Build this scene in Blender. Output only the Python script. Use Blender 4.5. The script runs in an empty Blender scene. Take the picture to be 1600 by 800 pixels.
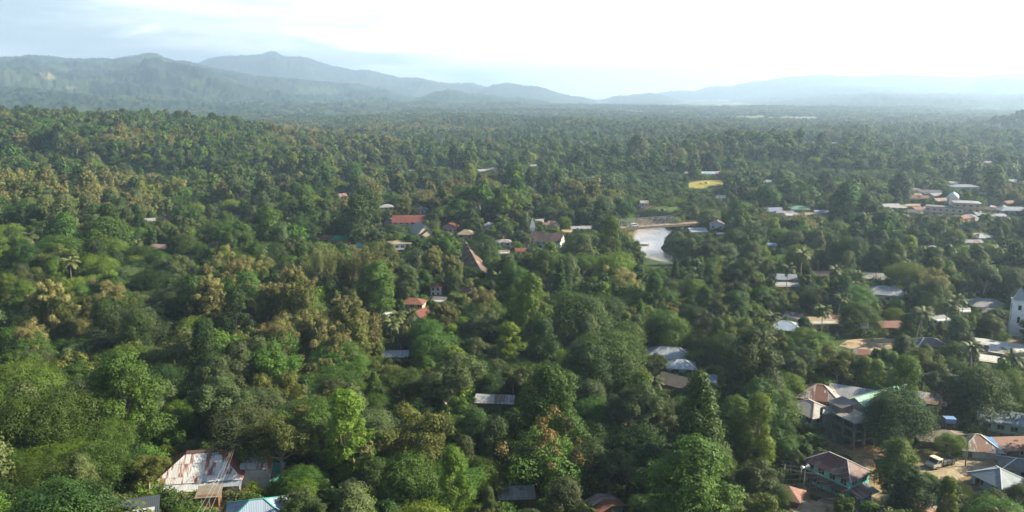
import bpy, math, random
import numpy as np
from mathutils import Vector, Matrix
R = math.radians
SC = bpy.context.scene
COL = SC.collection

# ------------------------------------------------------------------ camera, sky, sun, exposure
F_PX, PITCH, CAM_Z = 1256.0, R(11.3), 70.0            # focal length in px of the 1600 px wide photograph
cam = bpy.data.cameras.new('camera'); cam_o = bpy.data.objects.new('camera', cam); COL.objects.link(cam_o)
cam.sensor_width = 36; cam.lens = 36 * F_PX / 1600; cam.clip_start = 1; cam.clip_end = 60000
cam_o.location = (0, 0, CAM_Z); cam_o.rotation_euler = (R(90) - PITCH, 0, 0)
SC.camera = cam_o
SUN_AZ, SUN_EL = R(82), R(31)
SUNV = Vector((math.sin(SUN_AZ) * math.cos(SUN_EL), math.cos(SUN_AZ) * math.cos(SUN_EL), math.sin(SUN_EL)))
sun = bpy.data.lights.new('sun', 'SUN'); sun.energy = 5.0; sun.angle = R(0.5); sun.color = (1.0, 0.90, 0.68)
sun_o = bpy.data.objects.new('sun', sun); COL.objects.link(sun_o)
sun_o.rotation_euler = SUNV.to_track_quat('Z', 'Y').to_euler()
SC.view_settings.view_transform = 'Standard'; SC.view_settings.look = 'None'
SC.view_settings.exposure = 1.66; SC.view_settings.gamma = 1.0; SC.view_settings.use_curve_mapping = False
HAZE_DENSITY, HAZE_COLOR, HAZE_G = 1.7e-4, (0.56, 0.74, 0.97), 0.42
SKY_STRENGTH, CLOUD_STRENGTH = 0.046, 1.0

def build_world():
    w = bpy.data.worlds.new('World'); SC.world = w; w.use_nodes = True
    nt = w.node_tree; N = nt.nodes; L = nt.links
    for n in list(N): N.remove(n)
    out = N.new('ShaderNodeOutputWorld'); bg = N.new('ShaderNodeBackground')
    sky = N.new('ShaderNodeTexSky'); sky.sky_type = 'NISHITA'; sky.sun_disc = False
    sky.sun_elevation = SUN_EL; sky.sun_rotation = SUN_AZ; sky.altitude = 200; sky.dust_density = 0.7; sky.ozone_density = 2.5
    tc = N.new('ShaderNodeTexCoord'); sep = N.new('ShaderNodeSeparateXYZ'); L.new(tc.outputs['Generated'], sep.inputs[0])
    def math_(op, a, b=None, clamp=False):
        n = N.new('ShaderNodeMath'); n.operation = op; n.use_clamp = clamp
        for i, v in enumerate((a, b)):
            if v is None: continue
            if isinstance(v, (int, float)): n.inputs[i].default_value = v
            else: L.new(v, n.inputs[i])
        return n.outputs[0]
    # direction projected on a flat cloud layer
    z = math_('ADD', math_('MAXIMUM', sep.outputs[2], 0.0), 0.12)
    cb = N.new('ShaderNodeCombineXYZ')
    L.new(math_('DIVIDE', sep.outputs[0], z), cb.inputs[0]); L.new(math_('DIVIDE', sep.outputs[1], z), cb.inputs[1])
    no = N.new('ShaderNodeTexNoise'); no.inputs['Scale'].default_value = 0.75; no.inputs['Detail'].default_value = 9
    no.inputs['Roughness'].default_value = 0.55; no.inputs['Distortion'].default_value = 0.35
    L.new(cb.outputs[0], no.inputs['Vector'])
    # a bank of cloud that thins out away from the sun
    azm = math_('MULTIPLY', math_('SUBTRACT', sep.outputs[0], math_('MULTIPLY', sep.outputs[1], -0.27)), 1.9)
    cov = math_('ADD', math_('MULTIPLY', math_('SUBTRACT', no.outputs[0], 0.5), 2.6), azm)
    mr = N.new('ShaderNodeMapRange'); mr.interpolation_type = 'SMOOTHSTEP'; L.new(cov, mr.inputs[0])
    mr.inputs[1].default_value = -0.25; mr.inputs[2].default_value = 0.55
    st = N.new('ShaderNodeMapRange'); st.interpolation_type = 'SMOOTHSTEP'
    no2 = N.new('ShaderNodeTexNoise'); no2.inputs['Scale'].default_value = 1.0; no2.inputs['Detail'].default_value = 6
    cb2 = N.new('ShaderNodeCombineXYZ')
    L.new(math_('MULTIPLY', sep.outputs[0], 3.0), cb2.inputs[0]); L.new(math_('MULTIPLY', sep.outputs[2], 17.0), cb2.inputs[2]); cb2.inputs[1].default_value = 3.7
    L.new(cb2.outputs[0], no2.inputs['Vector']); L.new(no2.outputs[0], st.inputs[0])
    st.inputs[1].default_value = 0.46; st.inputs[2].default_value = 0.66; st.inputs[3].default_value = 0.08; st.inputs[4].default_value = 0.50
    low = N.new('ShaderNodeMapRange'); low.interpolation_type = 'SMOOTHSTEP'; L.new(sep.outputs[2], low.inputs[0])
    low.inputs[1].default_value = 0.38; low.inputs[2].default_value = 0.14
    cl = math_('MULTIPLY', math_('MAXIMUM', mr.outputs[0], st.outputs[0], True), low.outputs[0])
    sc = N.new('ShaderNodeVectorMath'); sc.operation = 'SCALE'; L.new(sky.outputs[0], sc.inputs[0]); sc.inputs[3].default_value = SKY_STRENGTH
    mix = N.new('ShaderNodeMix'); mix.data_type = 'RGBA'; L.new(cl, mix.inputs[0]); L.new(sc.outputs[0], mix.inputs[6])
    mix.inputs[7].default_value = (CLOUD_STRENGTH, CLOUD_STRENGTH, CLOUD_STRENGTH, 1)
    L.new(mix.outputs[2], bg.inputs[0]); bg.inputs[1].default_value = 1.0
    L.new(bg.outputs[0], out.inputs[0])
build_world()
cy = SC.cycles
cy.max_bounces = 5; cy.diffuse_bounces = 2; cy.glossy_bounces = 2; cy.transmission_bounces = 2; cy.volume_bounces = 1
cy.transparent_max_bounces = 4; cy.use_adaptive_sampling = True; cy.adaptive_threshold = 0.015
cy.caustics_reflective = False; cy.caustics_refractive = False; cy.sample_clamp_indirect = 4.0
cy.use_denoising = True; cy.denoiser = 'OPENIMAGEDENOISE'; cy.denoising_prefilter = 'FAST'
try: cy.denoising_input_passes = 'RGB_ALBEDO_NORMAL'
except Exception: pass

# ------------------------------------------------------------------ numbers
def vnoise(x, y, s, seed=0):
    x = np.asarray(x, float) / s + seed * 17.31; y = np.asarray(y, float) / s - seed * 9.77
    xi = np.floor(x); yi = np.floor(y); fx = x - xi; fy = y - yi
    fx = fx * fx * (3 - 2 * fx); fy = fy * fy * (3 - 2 * fy)
    def h(a, b):
        v = np.sin(a * 127.1 + b * 311.7 + seed * 74.7) * 43758.5453
        return v - np.floor(v)
    return ((h(xi, yi) * (1 - fx) + h(xi + 1, yi) * fx) * (1 - fy) + (h(xi, yi + 1) * (1 - fx) + h(xi + 1, yi + 1) * fx) * fy) * 2 - 1

def sstep(a, b, x):
    t = np.clip((np.asarray(x, float) - a) / (b - a), 0, 1); return t * t * (3 - 2 * t)

RIVER = np.array([(-420, 640), (-230, 620), (-100, 590), (0, 530), (45, 505), (78, 480), (83, 452), (71, 424), (63, 396), (66, 366), (74, 343), (98, 327), (140, 330), (220, 345), (330, 332), (470, 340), (700, 300)], float)
RIVER_Z = -4.0
def river_dist(x, y):
    x = np.asarray(x, float); y = np.asarray(y, float); best = np.full(np.broadcast(x, y).shape, 1e9)
    for (ax, ay), (bx, by) in zip(RIVER[:-1], RIVER[1:]):
        dx, dy = bx - ax, by - ay
        t = np.clip(((x - ax) * dx + (y - ay) * dy) / (dx * dx + dy * dy), 0, 1)
        best = np.minimum(best, np.hypot(x - ax - t * dx, y - ay - t * dy))
    return best

def terrain(x, y):
    x = np.asarray(x, float); y = np.asarray(y, float)
    h = 3.0 + 2.0 * vnoise(x, y, 170, 1) * sstep(230, 500, y)
    h = h + 20 * np.exp(-((x + 80) / 75) ** 2 - ((y - 55) / 80) ** 2) + 44 * np.exp(-((x + 15) / 100) ** 2 - ((y + 45) / 62) ** 2)
    left = 1 / (1 + np.exp((x + 255 + 0.12 * (y - 900)) / 62))
    h = h + 35 * left * np.exp(-((y - 930 - 0.15 * x) / 290) ** 2)
    und = sstep(-60, -200, x) * sstep(230, 420, y) * (1 - sstep(1300, 1700, y))
    h = h + und * (1 - .75 * sstep(620, 860, y)) * (8 * vnoise(x + 0.4 * y, y, 120, 3) + 5 * vnoise(x, y, 60, 4))
    h = h + 9 * np.exp(-((x + 20) / 42) ** 2 - ((y - 424) / 24) ** 2)
    h = h + 9 * np.exp(-((x + 210) / 90) ** 2 - ((y - 330) / 70) ** 2)
    h = h + 13 * np.exp(-((x - 250) / 150) ** 2 - ((y - 830) / 90) ** 2) + 30 * np.exp(-((x - 960) / 75) ** 2 - ((y - 1450) / 120) ** 2)
    h = h + 5 * vnoise(x + .3 * y, y, 95, 9) * sstep(480, 700, y) * (1 - sstep(1900, 2600, y)) * (1 - .8 * np.exp(-((x - 430) / 130) ** 2 - ((y - 560) / 120) ** 2))
    rr = np.hypot(x, y); h = h + sstep(2300, 3700, rr) * (16 * np.maximum(0, vnoise(x, y, 620, 12) + .15) + 9 * vnoise(x, y, 210, 13)) + sstep(1900, 2900, rr) * (1 - sstep(4600, 5400, rr)) * sstep(500, -500, x) * (20 * np.maximum(0, vnoise(x + .4 * y, y, 800, 14) + .2) + 12 * vnoise(x, y, 170, 15))
    h = h + 6 * vnoise(x, y, 420, 5) * sstep(500, 1100, y)
    rd = river_dist(x, y) + 2.5 * vnoise(x, y, 14, 6)
    return h * sstep(5, 24, rd) + (RIVER_Z - 3) * (1 - sstep(7, 16, rd))

SP, CP = math.sin(PITCH), math.cos(PITCH)
def project(x, y, z):
    """world -> (px, py, depth) in the 1600 x 800 photograph"""
    x = np.asarray(x, float); y = np.asarray(y, float); z = np.asarray(z, float) - CAM_Z
    d = y * CP - z * SP; u = y * SP + z * CP
    d = np.maximum(d, 1e-3)
    return 800 + F_PX * x / d, 400 - F_PX * u / d, d
def ray(px, py):
    a, b = (px - 800) / F_PX, (400 - py) / F_PX
    v = np.array([a, CP + b * SP, -SP + b * CP]); return v / np.linalg.norm(v)
_T = np.concatenate([np.arange(30, 700, 0.5), np.arange(700, 6000, 4.0)])
def spot(px, py, h=0.0):
    """where the view ray through a photo pixel comes within h of the ground"""
    v = ray(px, py); P = v[None, :] * _T[:, None]
    g = CAM_Z + P[:, 2] - terrain(P[:, 0], P[:, 1]) - h
    i = int(np.argmax(g < 0)) if (g < 0).any() else len(_T) - 1
    x, y = P[i, 0], P[i, 1]
    return x, y, float(terrain(x, y))

# ------------------------------------------------------------------ mesh helpers
class MB:
    """collects faces; build() links them as ONE mesh object"""
    def __init__(s): s.v = []; s.f = []; s.uv = []; s.n = 0
    def add(s, verts, faces, uvs=None):
        b = s.n; s.v += [tuple(map(float, p)) for p in verts]; s.n += len(verts)
        for i, f in enumerate(faces):
            s.f.append([b + k for k in f]); s.uv.append(uvs[i] if uvs else [(0, 0)] * len(f))
        return s
    def box(s, x0, x1, y0, y1, z0, z1):
        return s.add([(x0, y0, z0), (x1, y0, z0), (x1, y1, z0), (x0, y1, z0), (x0, y0, z1), (x1, y0, z1), (x1, y1, z1), (x0, y1, z1)],
                     [(0, 3, 2, 1), (4, 5, 6, 7), (0, 1, 5, 4), (1, 2, 6, 5), (2, 3, 7, 6), (3, 0, 4, 7)],
                     [[(0, 0)] * 4, [(0, 0)] * 4] + [[(0, 0), (1, 0), (1, 1), (0, 1)]] * 4)
    def bar(s, a, b, w, h=None):
        """square bar between two points"""
        a, b = Vector(a), Vector(b); d = (b - a).normalized(); h = h or w
        up = Vector((0, 0, 1)) if abs(d.z) < .95 else Vector((1, 0, 0))
        r = d.cross(up).normalized() * w / 2; u = r.cross(d).normalized() * h / 2
        return s.add([a - r - u, a + r - u, a + r + u, a - r + u, b - r - u, b + r - u, b + r + u, b - r + u],
                     [(0, 3, 2, 1), (4, 5, 6, 7), (0, 1, 5, 4), (1, 2, 6, 5), (2, 3, 7, 6), (3, 0, 4, 7)])
    def tube(s, pts, rad, sides=7, cap=True):
        pts = [Vector(p) for p in pts]; rows = []
        for i, p in enumerate(pts):
            d = (pts[min(i + 1, len(pts) - 1)] - pts[max(i - 1, 0)]).normalized()
            up = Vector((0, 0, 1)) if abs(d.z) < .9 else Vector((1, 0, 0))
            a = d.cross(up).normalized(); b = a.cross(d)
            r = rad[i] if hasattr(rad, '__len__') else rad
            rows.append([p + (a * math.cos(t) + b * math.sin(t)) * r for t in [2 * math.pi * k / sides for k in range(sides)]])
        V = [v for row in rows for v in row]; Fc = []
        for i in range(len(pts) - 1):
            for k in range(sides):
                k2 = (k + 1) % sides; Fc.append((i * sides + k, i * sides + k2, (i + 1) * sides + k2, (i + 1) * sides + k))
        if cap: Fc.append(tuple(range(sides))[::-1]); Fc.append(tuple((len(pts) - 1) * sides + k for k in range(sides)))
        return s.add(V, Fc)
    def slab(s, pts, t, uv=None):
        """a polygon given thickness t downwards along its own normal"""
        P = [Vector(p) for p in pts]; n = (P[1] - P[0]).cross(P[2] - P[0]).normalized()
        if n.z < 0: P = P[::-1]; n = -n; uv = uv[::-1] if uv else None
        k = len(P); V = P + [p - n * t for p in P]
        Fc = [tuple(range(k)), tuple(range(2 * k - 1, k - 1, -1))] + [(i, i + k, (i + 1) % k + k, (i + 1) % k) for i in range(k)]
        U = [uv or [(0, 0)] * k, [(0, 0)] * k] + [[(0, 0)] * 4] * k
        return s.add(V, Fc, U)
    def build(s, name, mat, parent=None, smooth=False):
        me = bpy.data.meshes.new(name); me.from_pydata(s.v, [], s.f)
        uvl = me.uv_layers.new(name='UVMap'); uvl.data.foreach_set('uv', np.array([c for f in s.uv for u in f for c in u], 'f'))
        if mat: me.materials.append(mat)
        if smooth: me.polygons.foreach_set('use_smooth', [True] * len(me.polygons))
        o = bpy.data.objects.new(name, me); COL.objects.link(o)
        if parent: o.parent = parent
        return o

def np_mesh(name, V, quads, mat, tint=None, smooth=False):
    me = bpy.data.meshes.new(name); V = np.asarray(V, 'f'); quads = np.asarray(quads, 'i')
    k = quads.shape[1]; me.vertices.add(len(V)); me.vertices.foreach_set('co', V.ravel())
    me.loops.add(quads.size); me.loops.foreach_set('vertex_index', quads.ravel())
    me.polygons.add(len(quads)); me.polygons.foreach_set('loop_start', np.arange(0, quads.size, k, dtype='i'))
    if smooth: me.polygons.foreach_set('use_smooth', np.ones(len(quads), bool))
    if tint is not None:
        a = me.attributes.new('tint', 'FLOAT', 'FACE'); a.data.foreach_set('value', np.asarray(tint, 'f'))
    for m in (mat if isinstance(mat, (list, tuple)) else [mat]): me.materials.append(m)
    me.update(calc_edges=True); me.validate()
    return me

def tag(o, label=None, cat=None, group=None, kind=None):
    if label: o['label'] = label
    if cat: o['category'] = cat
    if group: o['group'] = group
    if kind: o['kind'] = kind
    return o
def thing(name, label, cat, loc=(0, 0, 0), rz=0.0, group=None):
    o = bpy.data.objects.new(name, None); COL.objects.link(o); o.empty_display_size = .5
    o.location = loc; o.rotation_euler = (0, 0, rz); return tag(o, label, cat, group)

# ------------------------------------------------------------------ materials
_M = {}
def new_mat(name):
    m = bpy.data.materials.new(name); m.use_nodes = True; return m, m.node_tree.nodes, m.node_tree.links, m.node_tree.nodes['Principled BSDF']
def mix_c(N, L, fac, a, b):
    n = N.new('ShaderNodeMix'); n.data_type = 'RGBA'
    if isinstance(fac, float): n.inputs[0].default_value = fac
    else: L.new(fac, n.inputs[0])
    for k, v in ((6, a), (7, b)):
        if isinstance(v, tuple): n.inputs[k].default_value = (*v, 1)
        else: L.new(v, n.inputs[k])
    return n.outputs[2]
def noise(N, L, scale, detail=4, vec=None, rough=.55):
    n = N.new('ShaderNodeTexNoise'); n.inputs['Scale'].default_value = scale; n.inputs['Detail'].default_value = detail; n.inputs['Roughness'].default_value = rough
    if vec is not None: L.new(vec, n.inputs['Vector'])
    return n.outputs[0]
def ramp(N, L, fac, a, b):
    n = N.new('ShaderNodeMapRange'); n.interpolation_type = 'SMOOTHSTEP'; L.new(fac, n.inputs[0]); n.inputs[1].default_value = a; n.inputs[2].default_value = b
    return n.outputs[0]
def bump(N, L, B, h, strength, dist=.1):
    n = N.new('ShaderNodeBump'); n.inputs['Strength'].default_value = strength; n.inputs['Distance'].default_value = dist
    L.new(h, n.inputs['Height']); L.new(n.outputs[0], B.inputs['Normal'])
def objvec(N, L, scale=(1, 1, 1), obj=True):
    t = N.new('ShaderNodeTexCoord'); m = N.new('ShaderNodeMapping'); m.inputs['Scale'].default_value = scale
    L.new(t.outputs['Object' if obj else 'UV'], m.inputs[0]); return m.outputs[0]

def m_plain(col, rough=.7, dirt=.25, spec=.3, metal=0.0):
    k = ('plain', col, rough, dirt, metal)
    if k in _M: return _M[k]
    m, N, L, B = new_mat('painted_surface'); v = objvec(N, L)
    d = tuple(c * .55 for c in col)
    n = noise(N, L, .9, 6, v); c = mix_c(N, L, ramp(N, L, n, .5 - dirt * .4, .95), col, d)
    n2 = noise(N, L, 7, 3, v); c = mix_c(N, L, ramp(N, L, n2, .55, .85), c, tuple(x * (1 - .5 * dirt) for x in col))
    L.new(c, B.inputs['Base Color']); B.inputs['Roughness'].default_value = rough; B.inputs['Specular IOR Level'].default_value = spec; B.inputs['Metallic'].default_value = metal
    _M[k] = m; return m

def m_wall(col, board=0.0, dirt=.35):
    """plastered, or boarded where board is the width of a board"""
    k = ('wall', col, board, dirt)
    if k in _M: return _M[k]
    m, N, L, B = new_mat('house_wall'); v = objvec(N, L)
    n = noise(N, L, .7, 6, v); s = objvec(N, L, (3, 3, .35)); n2 = noise(N, L, 1.6, 4, s)
    c = mix_c(N, L, ramp(N, L, n, .42, .9), col, tuple(x * (1 - dirt) * .9 for x in col))
    c = mix_c(N, L, ramp(N, L, n2, .58, .8), c, (col[0] * .55, col[1] * .5, col[2] * .42))
    if board:
        w = N.new('ShaderNodeTexWave'); w.wave_type = 'BANDS'; w.bands_direction = 'DIAGONAL'; w.inputs['Scale'].default_value = .3 / board; L.new(v, w.inputs[0])
        bump(N, L, B, w.outputs[1], .5, .05)
    L.new(c, B.inputs['Base Color']); B.inputs['Roughness'].default_value = .85; B.inputs['Specular IOR Level'].default_value = .2
    _M[k] = m; return m

def m_roof(col, rust=.3, rcol=(.17, .065, .04), seed=0, sheet=.9, metal=.0, rough=.62):
    """corrugated sheets: uv u runs along the eave in metres, v down the slope"""
    k = ('roof', col, rust, rcol, seed, sheet)
    if k in _M: return _M[k]
    m, N, L, B = new_mat('corrugated_roof'); uv = objvec(N, L, (1, 1, 1), False)
    sp = N.new('ShaderNodeSeparateXYZ'); L.new(uv, sp.inputs[0])
    def M2(op, a, b):
        n = N.new('ShaderNodeMath'); n.operation = op
        for i, q in enumerate((a, b)):
            if isinstance(q, (int, float)): n.inputs[i].default_value = q
            else: L.new(q, n.inputs[i])
        return n.outputs[0]
    # one tone per sheet
    cell = N.new('ShaderNodeCombineXYZ'); L.new(M2('FLOOR', M2('DIVIDE', sp.outputs[0], sheet), 0), cell.inputs[0]); L.new(M2('FLOOR', M2('DIVIDE', sp.outputs[1], 2.4), 0), cell.inputs[1]); cell.inputs[2].default_value = seed
    wn = N.new('ShaderNodeTexWhiteNoise'); L.new(cell.outputs[0], wn.inputs['Vector'])
    streak = N.new('ShaderNodeMapping'); streak.inputs['Scale'].default_value = (2.2, .3, 1); streak.inputs['Location'].default_value = (seed * 3.1, seed, seed); L.new(uv, streak.inputs[0])
    n1 = noise(N, L, 1.0, 6, streak.outputs[0], .65)
    f = M2('ADD', M2('MULTIPLY', wn.outputs[0], .42), n1)
    t = .98 - rust * .8
    c = mix_c(N, L, wn.outputs[0], tuple(x * .82 for x in col), tuple(min(1, x * 1.06) for x in col))
    c = mix_c(N, L, ramp(N, L, f, t, t + .16), c, rcol)
    seam = M2('LESS_THAN', M2('FRACT', M2('DIVIDE', sp.outputs[0], sheet), 0), .05)
    c = mix_c(N, L, M2('MULTIPLY', seam, .45), c, (.05, .04, .035))
    lap = M2('LESS_THAN', M2('FRACT', M2('DIVIDE', sp.outputs[1], 2.4), 0), .035)
    c = mix_c(N, L, M2('MULTIPLY', lap, .4), c, (.06, .05, .045))
    L.new(c, B.inputs['Base Color'])
    wv = M2('SINE', M2('MULTIPLY', sp.outputs[0], 2 * math.pi / .22), 0); bump(N, L, B, wv, .35, .03)
    B.inputs['Roughness'].default_value = rough; B.inputs['Metallic'].default_value = metal; B.inputs['Specular IOR Level'].default_value = .4
    _M[k] = m; return m

def m_leaf(name, dark, light, trans=.28, hue=.5):
    k = ('leaf', name)
    if k in _M: return _M[k]
    m, N, L, B = new_mat(name); a = N.new('ShaderNodeAttribute'); a.attribute_name = 'tint'
    oi = N.new('ShaderNodeObjectInfo')
    c = mix_c(N, L, a.outputs['Fac'], dark, light)
    hs = N.new('ShaderNodeHueSaturation'); L.new(c, hs.inputs['Color'])
    mr = N.new('ShaderNodeMapRange'); L.new(oi.outputs['Random'], mr.inputs[0]); mr.inputs[3].default_value = .70; mr.inputs[4].default_value = 1.35; L.new(mr.outputs[0], hs.inputs['Value'])
    r2 = N.new('ShaderNodeMath'); r2.operation = 'FRACT'; r3 = N.new('ShaderNodeMath'); r3.operation = 'MULTIPLY'; r3.inputs[1].default_value = 7.31
    L.new(oi.outputs['Random'], r3.inputs[0]); L.new(r3.outputs[0], r2.inputs[0])
    mh = N.new('ShaderNodeMapRange'); L.new(r2.outputs[0], mh.inputs[0]); mh.inputs[3].default_value = .5 - .03 * hue * 2; mh.inputs[4].default_value = .5 + .008 * hue * 2; L.new(mh.outputs[0], hs.inputs['Hue'])
    L.new(hs.outputs[0], B.inputs['Base Color']); B.inputs['Roughness'].default_value = .6; B.inputs['Specular IOR Level'].default_value = .22
    tr = N.new('ShaderNodeBsdfTranslucent'); L.new(hs.outputs[0], tr.inputs[0]); ms = N.new('ShaderNodeMixShader'); ms.inputs[0].default_value = trans
    L.new(B.outputs[0], ms.inputs[1]); L.new(tr.outputs[0], ms.inputs[2]); L.new(ms.outputs[0], N['Material Output'].inputs[0])
    _M[k] = m; return m
LEAF = dict(
    dark=m_leaf('dark_foliage', (.019, .044, .009), (.050, .100, .018)),
    mid=m_leaf('green_foliage', (.033, .074, .010), (.084, .160, .022)),
    bright=m_leaf('yellow_green_foliage', (.062, .110, .010), (.145, .225, .026), .34),
    grey=m_leaf('grey_green_foliage', (.044, .068, .022), (.105, .145, .048)),
    olive=m_leaf('olive_foliage', (.054, .074, .014), (.122, .150, .030)),
    tan=m_leaf('tan_blossom', (.125, .116, .036), (.265, .240, .082), .2, .15),
    rust=m_leaf('rusty_blossom', (.115, .090, .024), (.215, .155, .048), .2, .12),
    pink=m_leaf('pink_blossom', (.12, .035, .055), (.24, .085, .10), .25, .3),
    bamboo=m_leaf('bamboo_foliage', (.085, .105, .030), (.20, .215, .065), .34),
    palm=m_leaf('palm_foliage', (.045, .070, .018), (.115, .140, .045), .2),
    banana=m_leaf('banana_foliage', (.06, .12, .025), (.13, .22, .05), .4))
BARK = m_plain((.16, .13, .10), .9, .5); PALEBARK = m_plain((.30, .27, .22), .9, .4)

# ------------------------------------------------------------------ the ground: one sheet to the horizon
def rr_list():
    a = [4 + 3.0 * i for i in range(19)] + list(np.arange(60, 330, 2.2)) + list(np.arange(330, 560, 2.6))
    r = a[-1]
    while r < 17000: r *= 1.028; a.append(r)
    return np.array(a)
AZ = np.concatenate([np.arange(-90, -48, 2.0), np.arange(-48, 48.01, .42), np.arange(50, 91, 2.0)])
RR = rr_list()
def grid_faces(nr, nc):
    i = np.arange(nr * nc).reshape(nr, nc)
    return np.stack([i[:-1, :-1], i[:-1, 1:], i[1:, 1:], i[1:, :-1]], -1).reshape(-1, 4)
PATCH = []                      # (x, y, radius, kind) bare or grassy patches of soil, filled in by the houses and roads below
def build_ground():
    rg, ag = np.meshgrid(RR, np.radians(AZ), indexing='ij')
    X, Y = rg * np.sin(ag), rg * np.cos(ag); Z = terrain(X, Y)
    bare = np.zeros_like(X)
    for x, y, r, k in PATCH:
        bare = np.maximum(bare, (1 - sstep(r * .55, r, np.hypot(X - x, Y - y) + 1.6 * vnoise(X, Y, 5, 8))) * k)
    m, N, L, B = new_mat('ground_soil_and_grass'); v = objvec(N, L)
    a = N.new('ShaderNodeAttribute'); a.attribute_name = 'bare'
    g = mix_c(N, L, ramp(N, L, noise(N, L, .05, 8, v), .4, .65), (.030, .050, .016), (.060, .085, .025))
    g = mix_c(N, L, ramp(N, L, noise(N, L, .5, 5, v), .5, .8), g, (.035, .040, .018))
    fa = N.new('ShaderNodeAttribute'); fa.attribute_name = 'haze_paled_fields'; far = mix_c(N, L, ramp(N, L, noise(N, L, .006, 5, v), .4, .6), (.085, .110, .045), (.155, .165, .085))  # distant fields paled in colour to stand in for thickening haze
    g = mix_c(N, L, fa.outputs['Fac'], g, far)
    s = mix_c(N, L, ramp(N, L, noise(N, L, .35, 6, v), .35, .7), (.15, .105, .058), (.24, .18, .105))
    ad = N.new('ShaderNodeMath'); ad.operation = 'MULTIPLY_ADD'; L.new(noise(N, L, .6, 5, v), ad.inputs[0]); ad.inputs[1].default_value = .9; 
    ad2 = N.new('ShaderNodeMath'); ad2.operation = 'SUBTRACT'; L.new(a.outputs['Fac'], ad2.inputs[0]); ad2.inputs[1].default_value = .45; L.new(ad2.outputs[0], ad.inputs[2])
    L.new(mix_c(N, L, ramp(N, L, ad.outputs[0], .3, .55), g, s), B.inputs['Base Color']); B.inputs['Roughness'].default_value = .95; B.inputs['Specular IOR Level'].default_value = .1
    bump(N, L, B, noise(N, L, 1.2, 5, v), .5, .3)
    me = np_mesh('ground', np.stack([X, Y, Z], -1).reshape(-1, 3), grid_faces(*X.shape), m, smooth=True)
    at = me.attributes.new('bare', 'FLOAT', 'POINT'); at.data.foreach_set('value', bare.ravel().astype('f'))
    fl = me.attributes.new('haze_paled_fields', 'FLOAT', 'POINT'); fl.data.foreach_set('value', sstep(1700, 2500, rg).ravel().astype('f'))
    o = bpy.data.objects.new('ground', me); COL.objects.link(o); tag(o, kind='structure')

def build_river():
    m, N, L, B = new_mat('muddy_water'); v = objvec(N, L)
    c = mix_c(N, L, ramp(N, L, noise(N, L, .04, 3, v), .4, .65), (.19, .135, .072), (.115, .098, .068))
    L.new(c, B.inputs['Base Color']); B.inputs['Roughness'].default_value = .16; B.inputs['Specular IOR Level'].default_value = .5
    w = objvec(N, L, (.35, 1.3, 1)); bump(N, L, B, noise(N, L, 1.0, 4, w), .25, .15)
    P = RIVER; mb = MB(); left, right = [], []
    for i in range(len(P)):
        d = P[min(i + 1, len(P) - 1)] - P[max(i - 1, 0)]; d = d / np.linalg.norm(d); n = np.array([-d[1], d[0]])
        left.append(P[i] + n * 27); right.append(P[i] - n * 27)
    V = [(*p, RIVER_Z) for p in left] + [(*p, RIVER_Z) for p in right]; k = len(P)
    mb.add(V, [(i, i + k, i + k + 1, i + 1) for i in range(k - 1)])
    tag(mb.build('river', m), kind='structure')

def drape(name, pts, width, mat, lift=.16, wob=.5, seed=1):
    """a strip of road laid on the ground along a line of world points"""
    pts = [np.array(p[:2], float) for p in pts]; out = []
    for a, b in zip(pts[:-1], pts[1:]):
        n = max(2, int(np.linalg.norm(b - a) / 1.6)); out += [a + (b - a) * i / n for i in range(n)]
    out.append(pts[-1]); out = np.array(out); k = np.ones(7) / 7
    sm = np.stack([np.convolve(np.pad(out[:, j], 3, 'edge'), k, 'valid') for j in (0, 1)], -1)
    V, Fc = [], []; nacross = 5
    for i, p in enumerate(sm):
        d = sm[min(i + 1, len(sm) - 1)] - sm[max(i - 1, 0)]; d = d / (np.linalg.norm(d) + 1e-9); n = np.array([-d[1], d[0]])
        w = width[i * len(width) // len(sm)] if hasattr(width, '__len__') else width
        for j in range(nacross):
            t = j / (nacross - 1) * 2 - 1
            ww = w / 2 * (1 + wob * .3 * float(vnoise(p[0] + 40 * (t > 0), p[1], 4, seed)))
            q = p + n * t * ww; edge = abs(t) == 1
            V.append((q[0], q[1], float(terrain(*q)) + (lift if not edge else -.05)))
    for i in range(len(sm) - 1):
        for j in range(nacross - 1):
            a = i * nacross + j; Fc.append((a, a + 1, a + nacross + 1, a + nacross))
    o = MB().add(V, Fc).build(name, mat, smooth=True); tag(o, kind='structure'); return sm

def yard(name, poly, mat, lift=.14):
    """a flat piece of open ground given by its outline (world points)"""
    P = np.array([p[:2] for p in poly], float); c = P.mean(0); rings = 7; V, Fc = [], []
    E = []
    for a, b in zip(P, np.roll(P, -1, 0)):
        n = max(2, int(np.linalg.norm(b - a) / 2.5)); E += [a + (b - a) * i / n for i in range(n)]
    E = np.array(E); n = len(E)
    for r in range(1, rings + 1):
        for e in E:
            q = c + (e - c) * r / rings; q = q + (0.6 * float(vnoise(q[0], q[1], 3, 5)) if r == rings else 0)
            V.append((q[0], q[1], float(terrain(*q)) + (lift if r < rings else -.05)))
    V.append((c[0], c[1], float(terrain(*c)) + lift))
    for r in range(rings - 1):
        for i in range(n): Fc.append((r * n + i, r * n + (i + 1) % n, (r + 1) * n + (i + 1) % n, (r + 1) * n + i))
    for i in range(n): Fc.append((rings * n, i, (i + 1) % n)[::1])
    o = MB().add(V, [f[::-1] for f in Fc]).build(name, mat, smooth=True); return tag(o, kind='structure')

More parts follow.
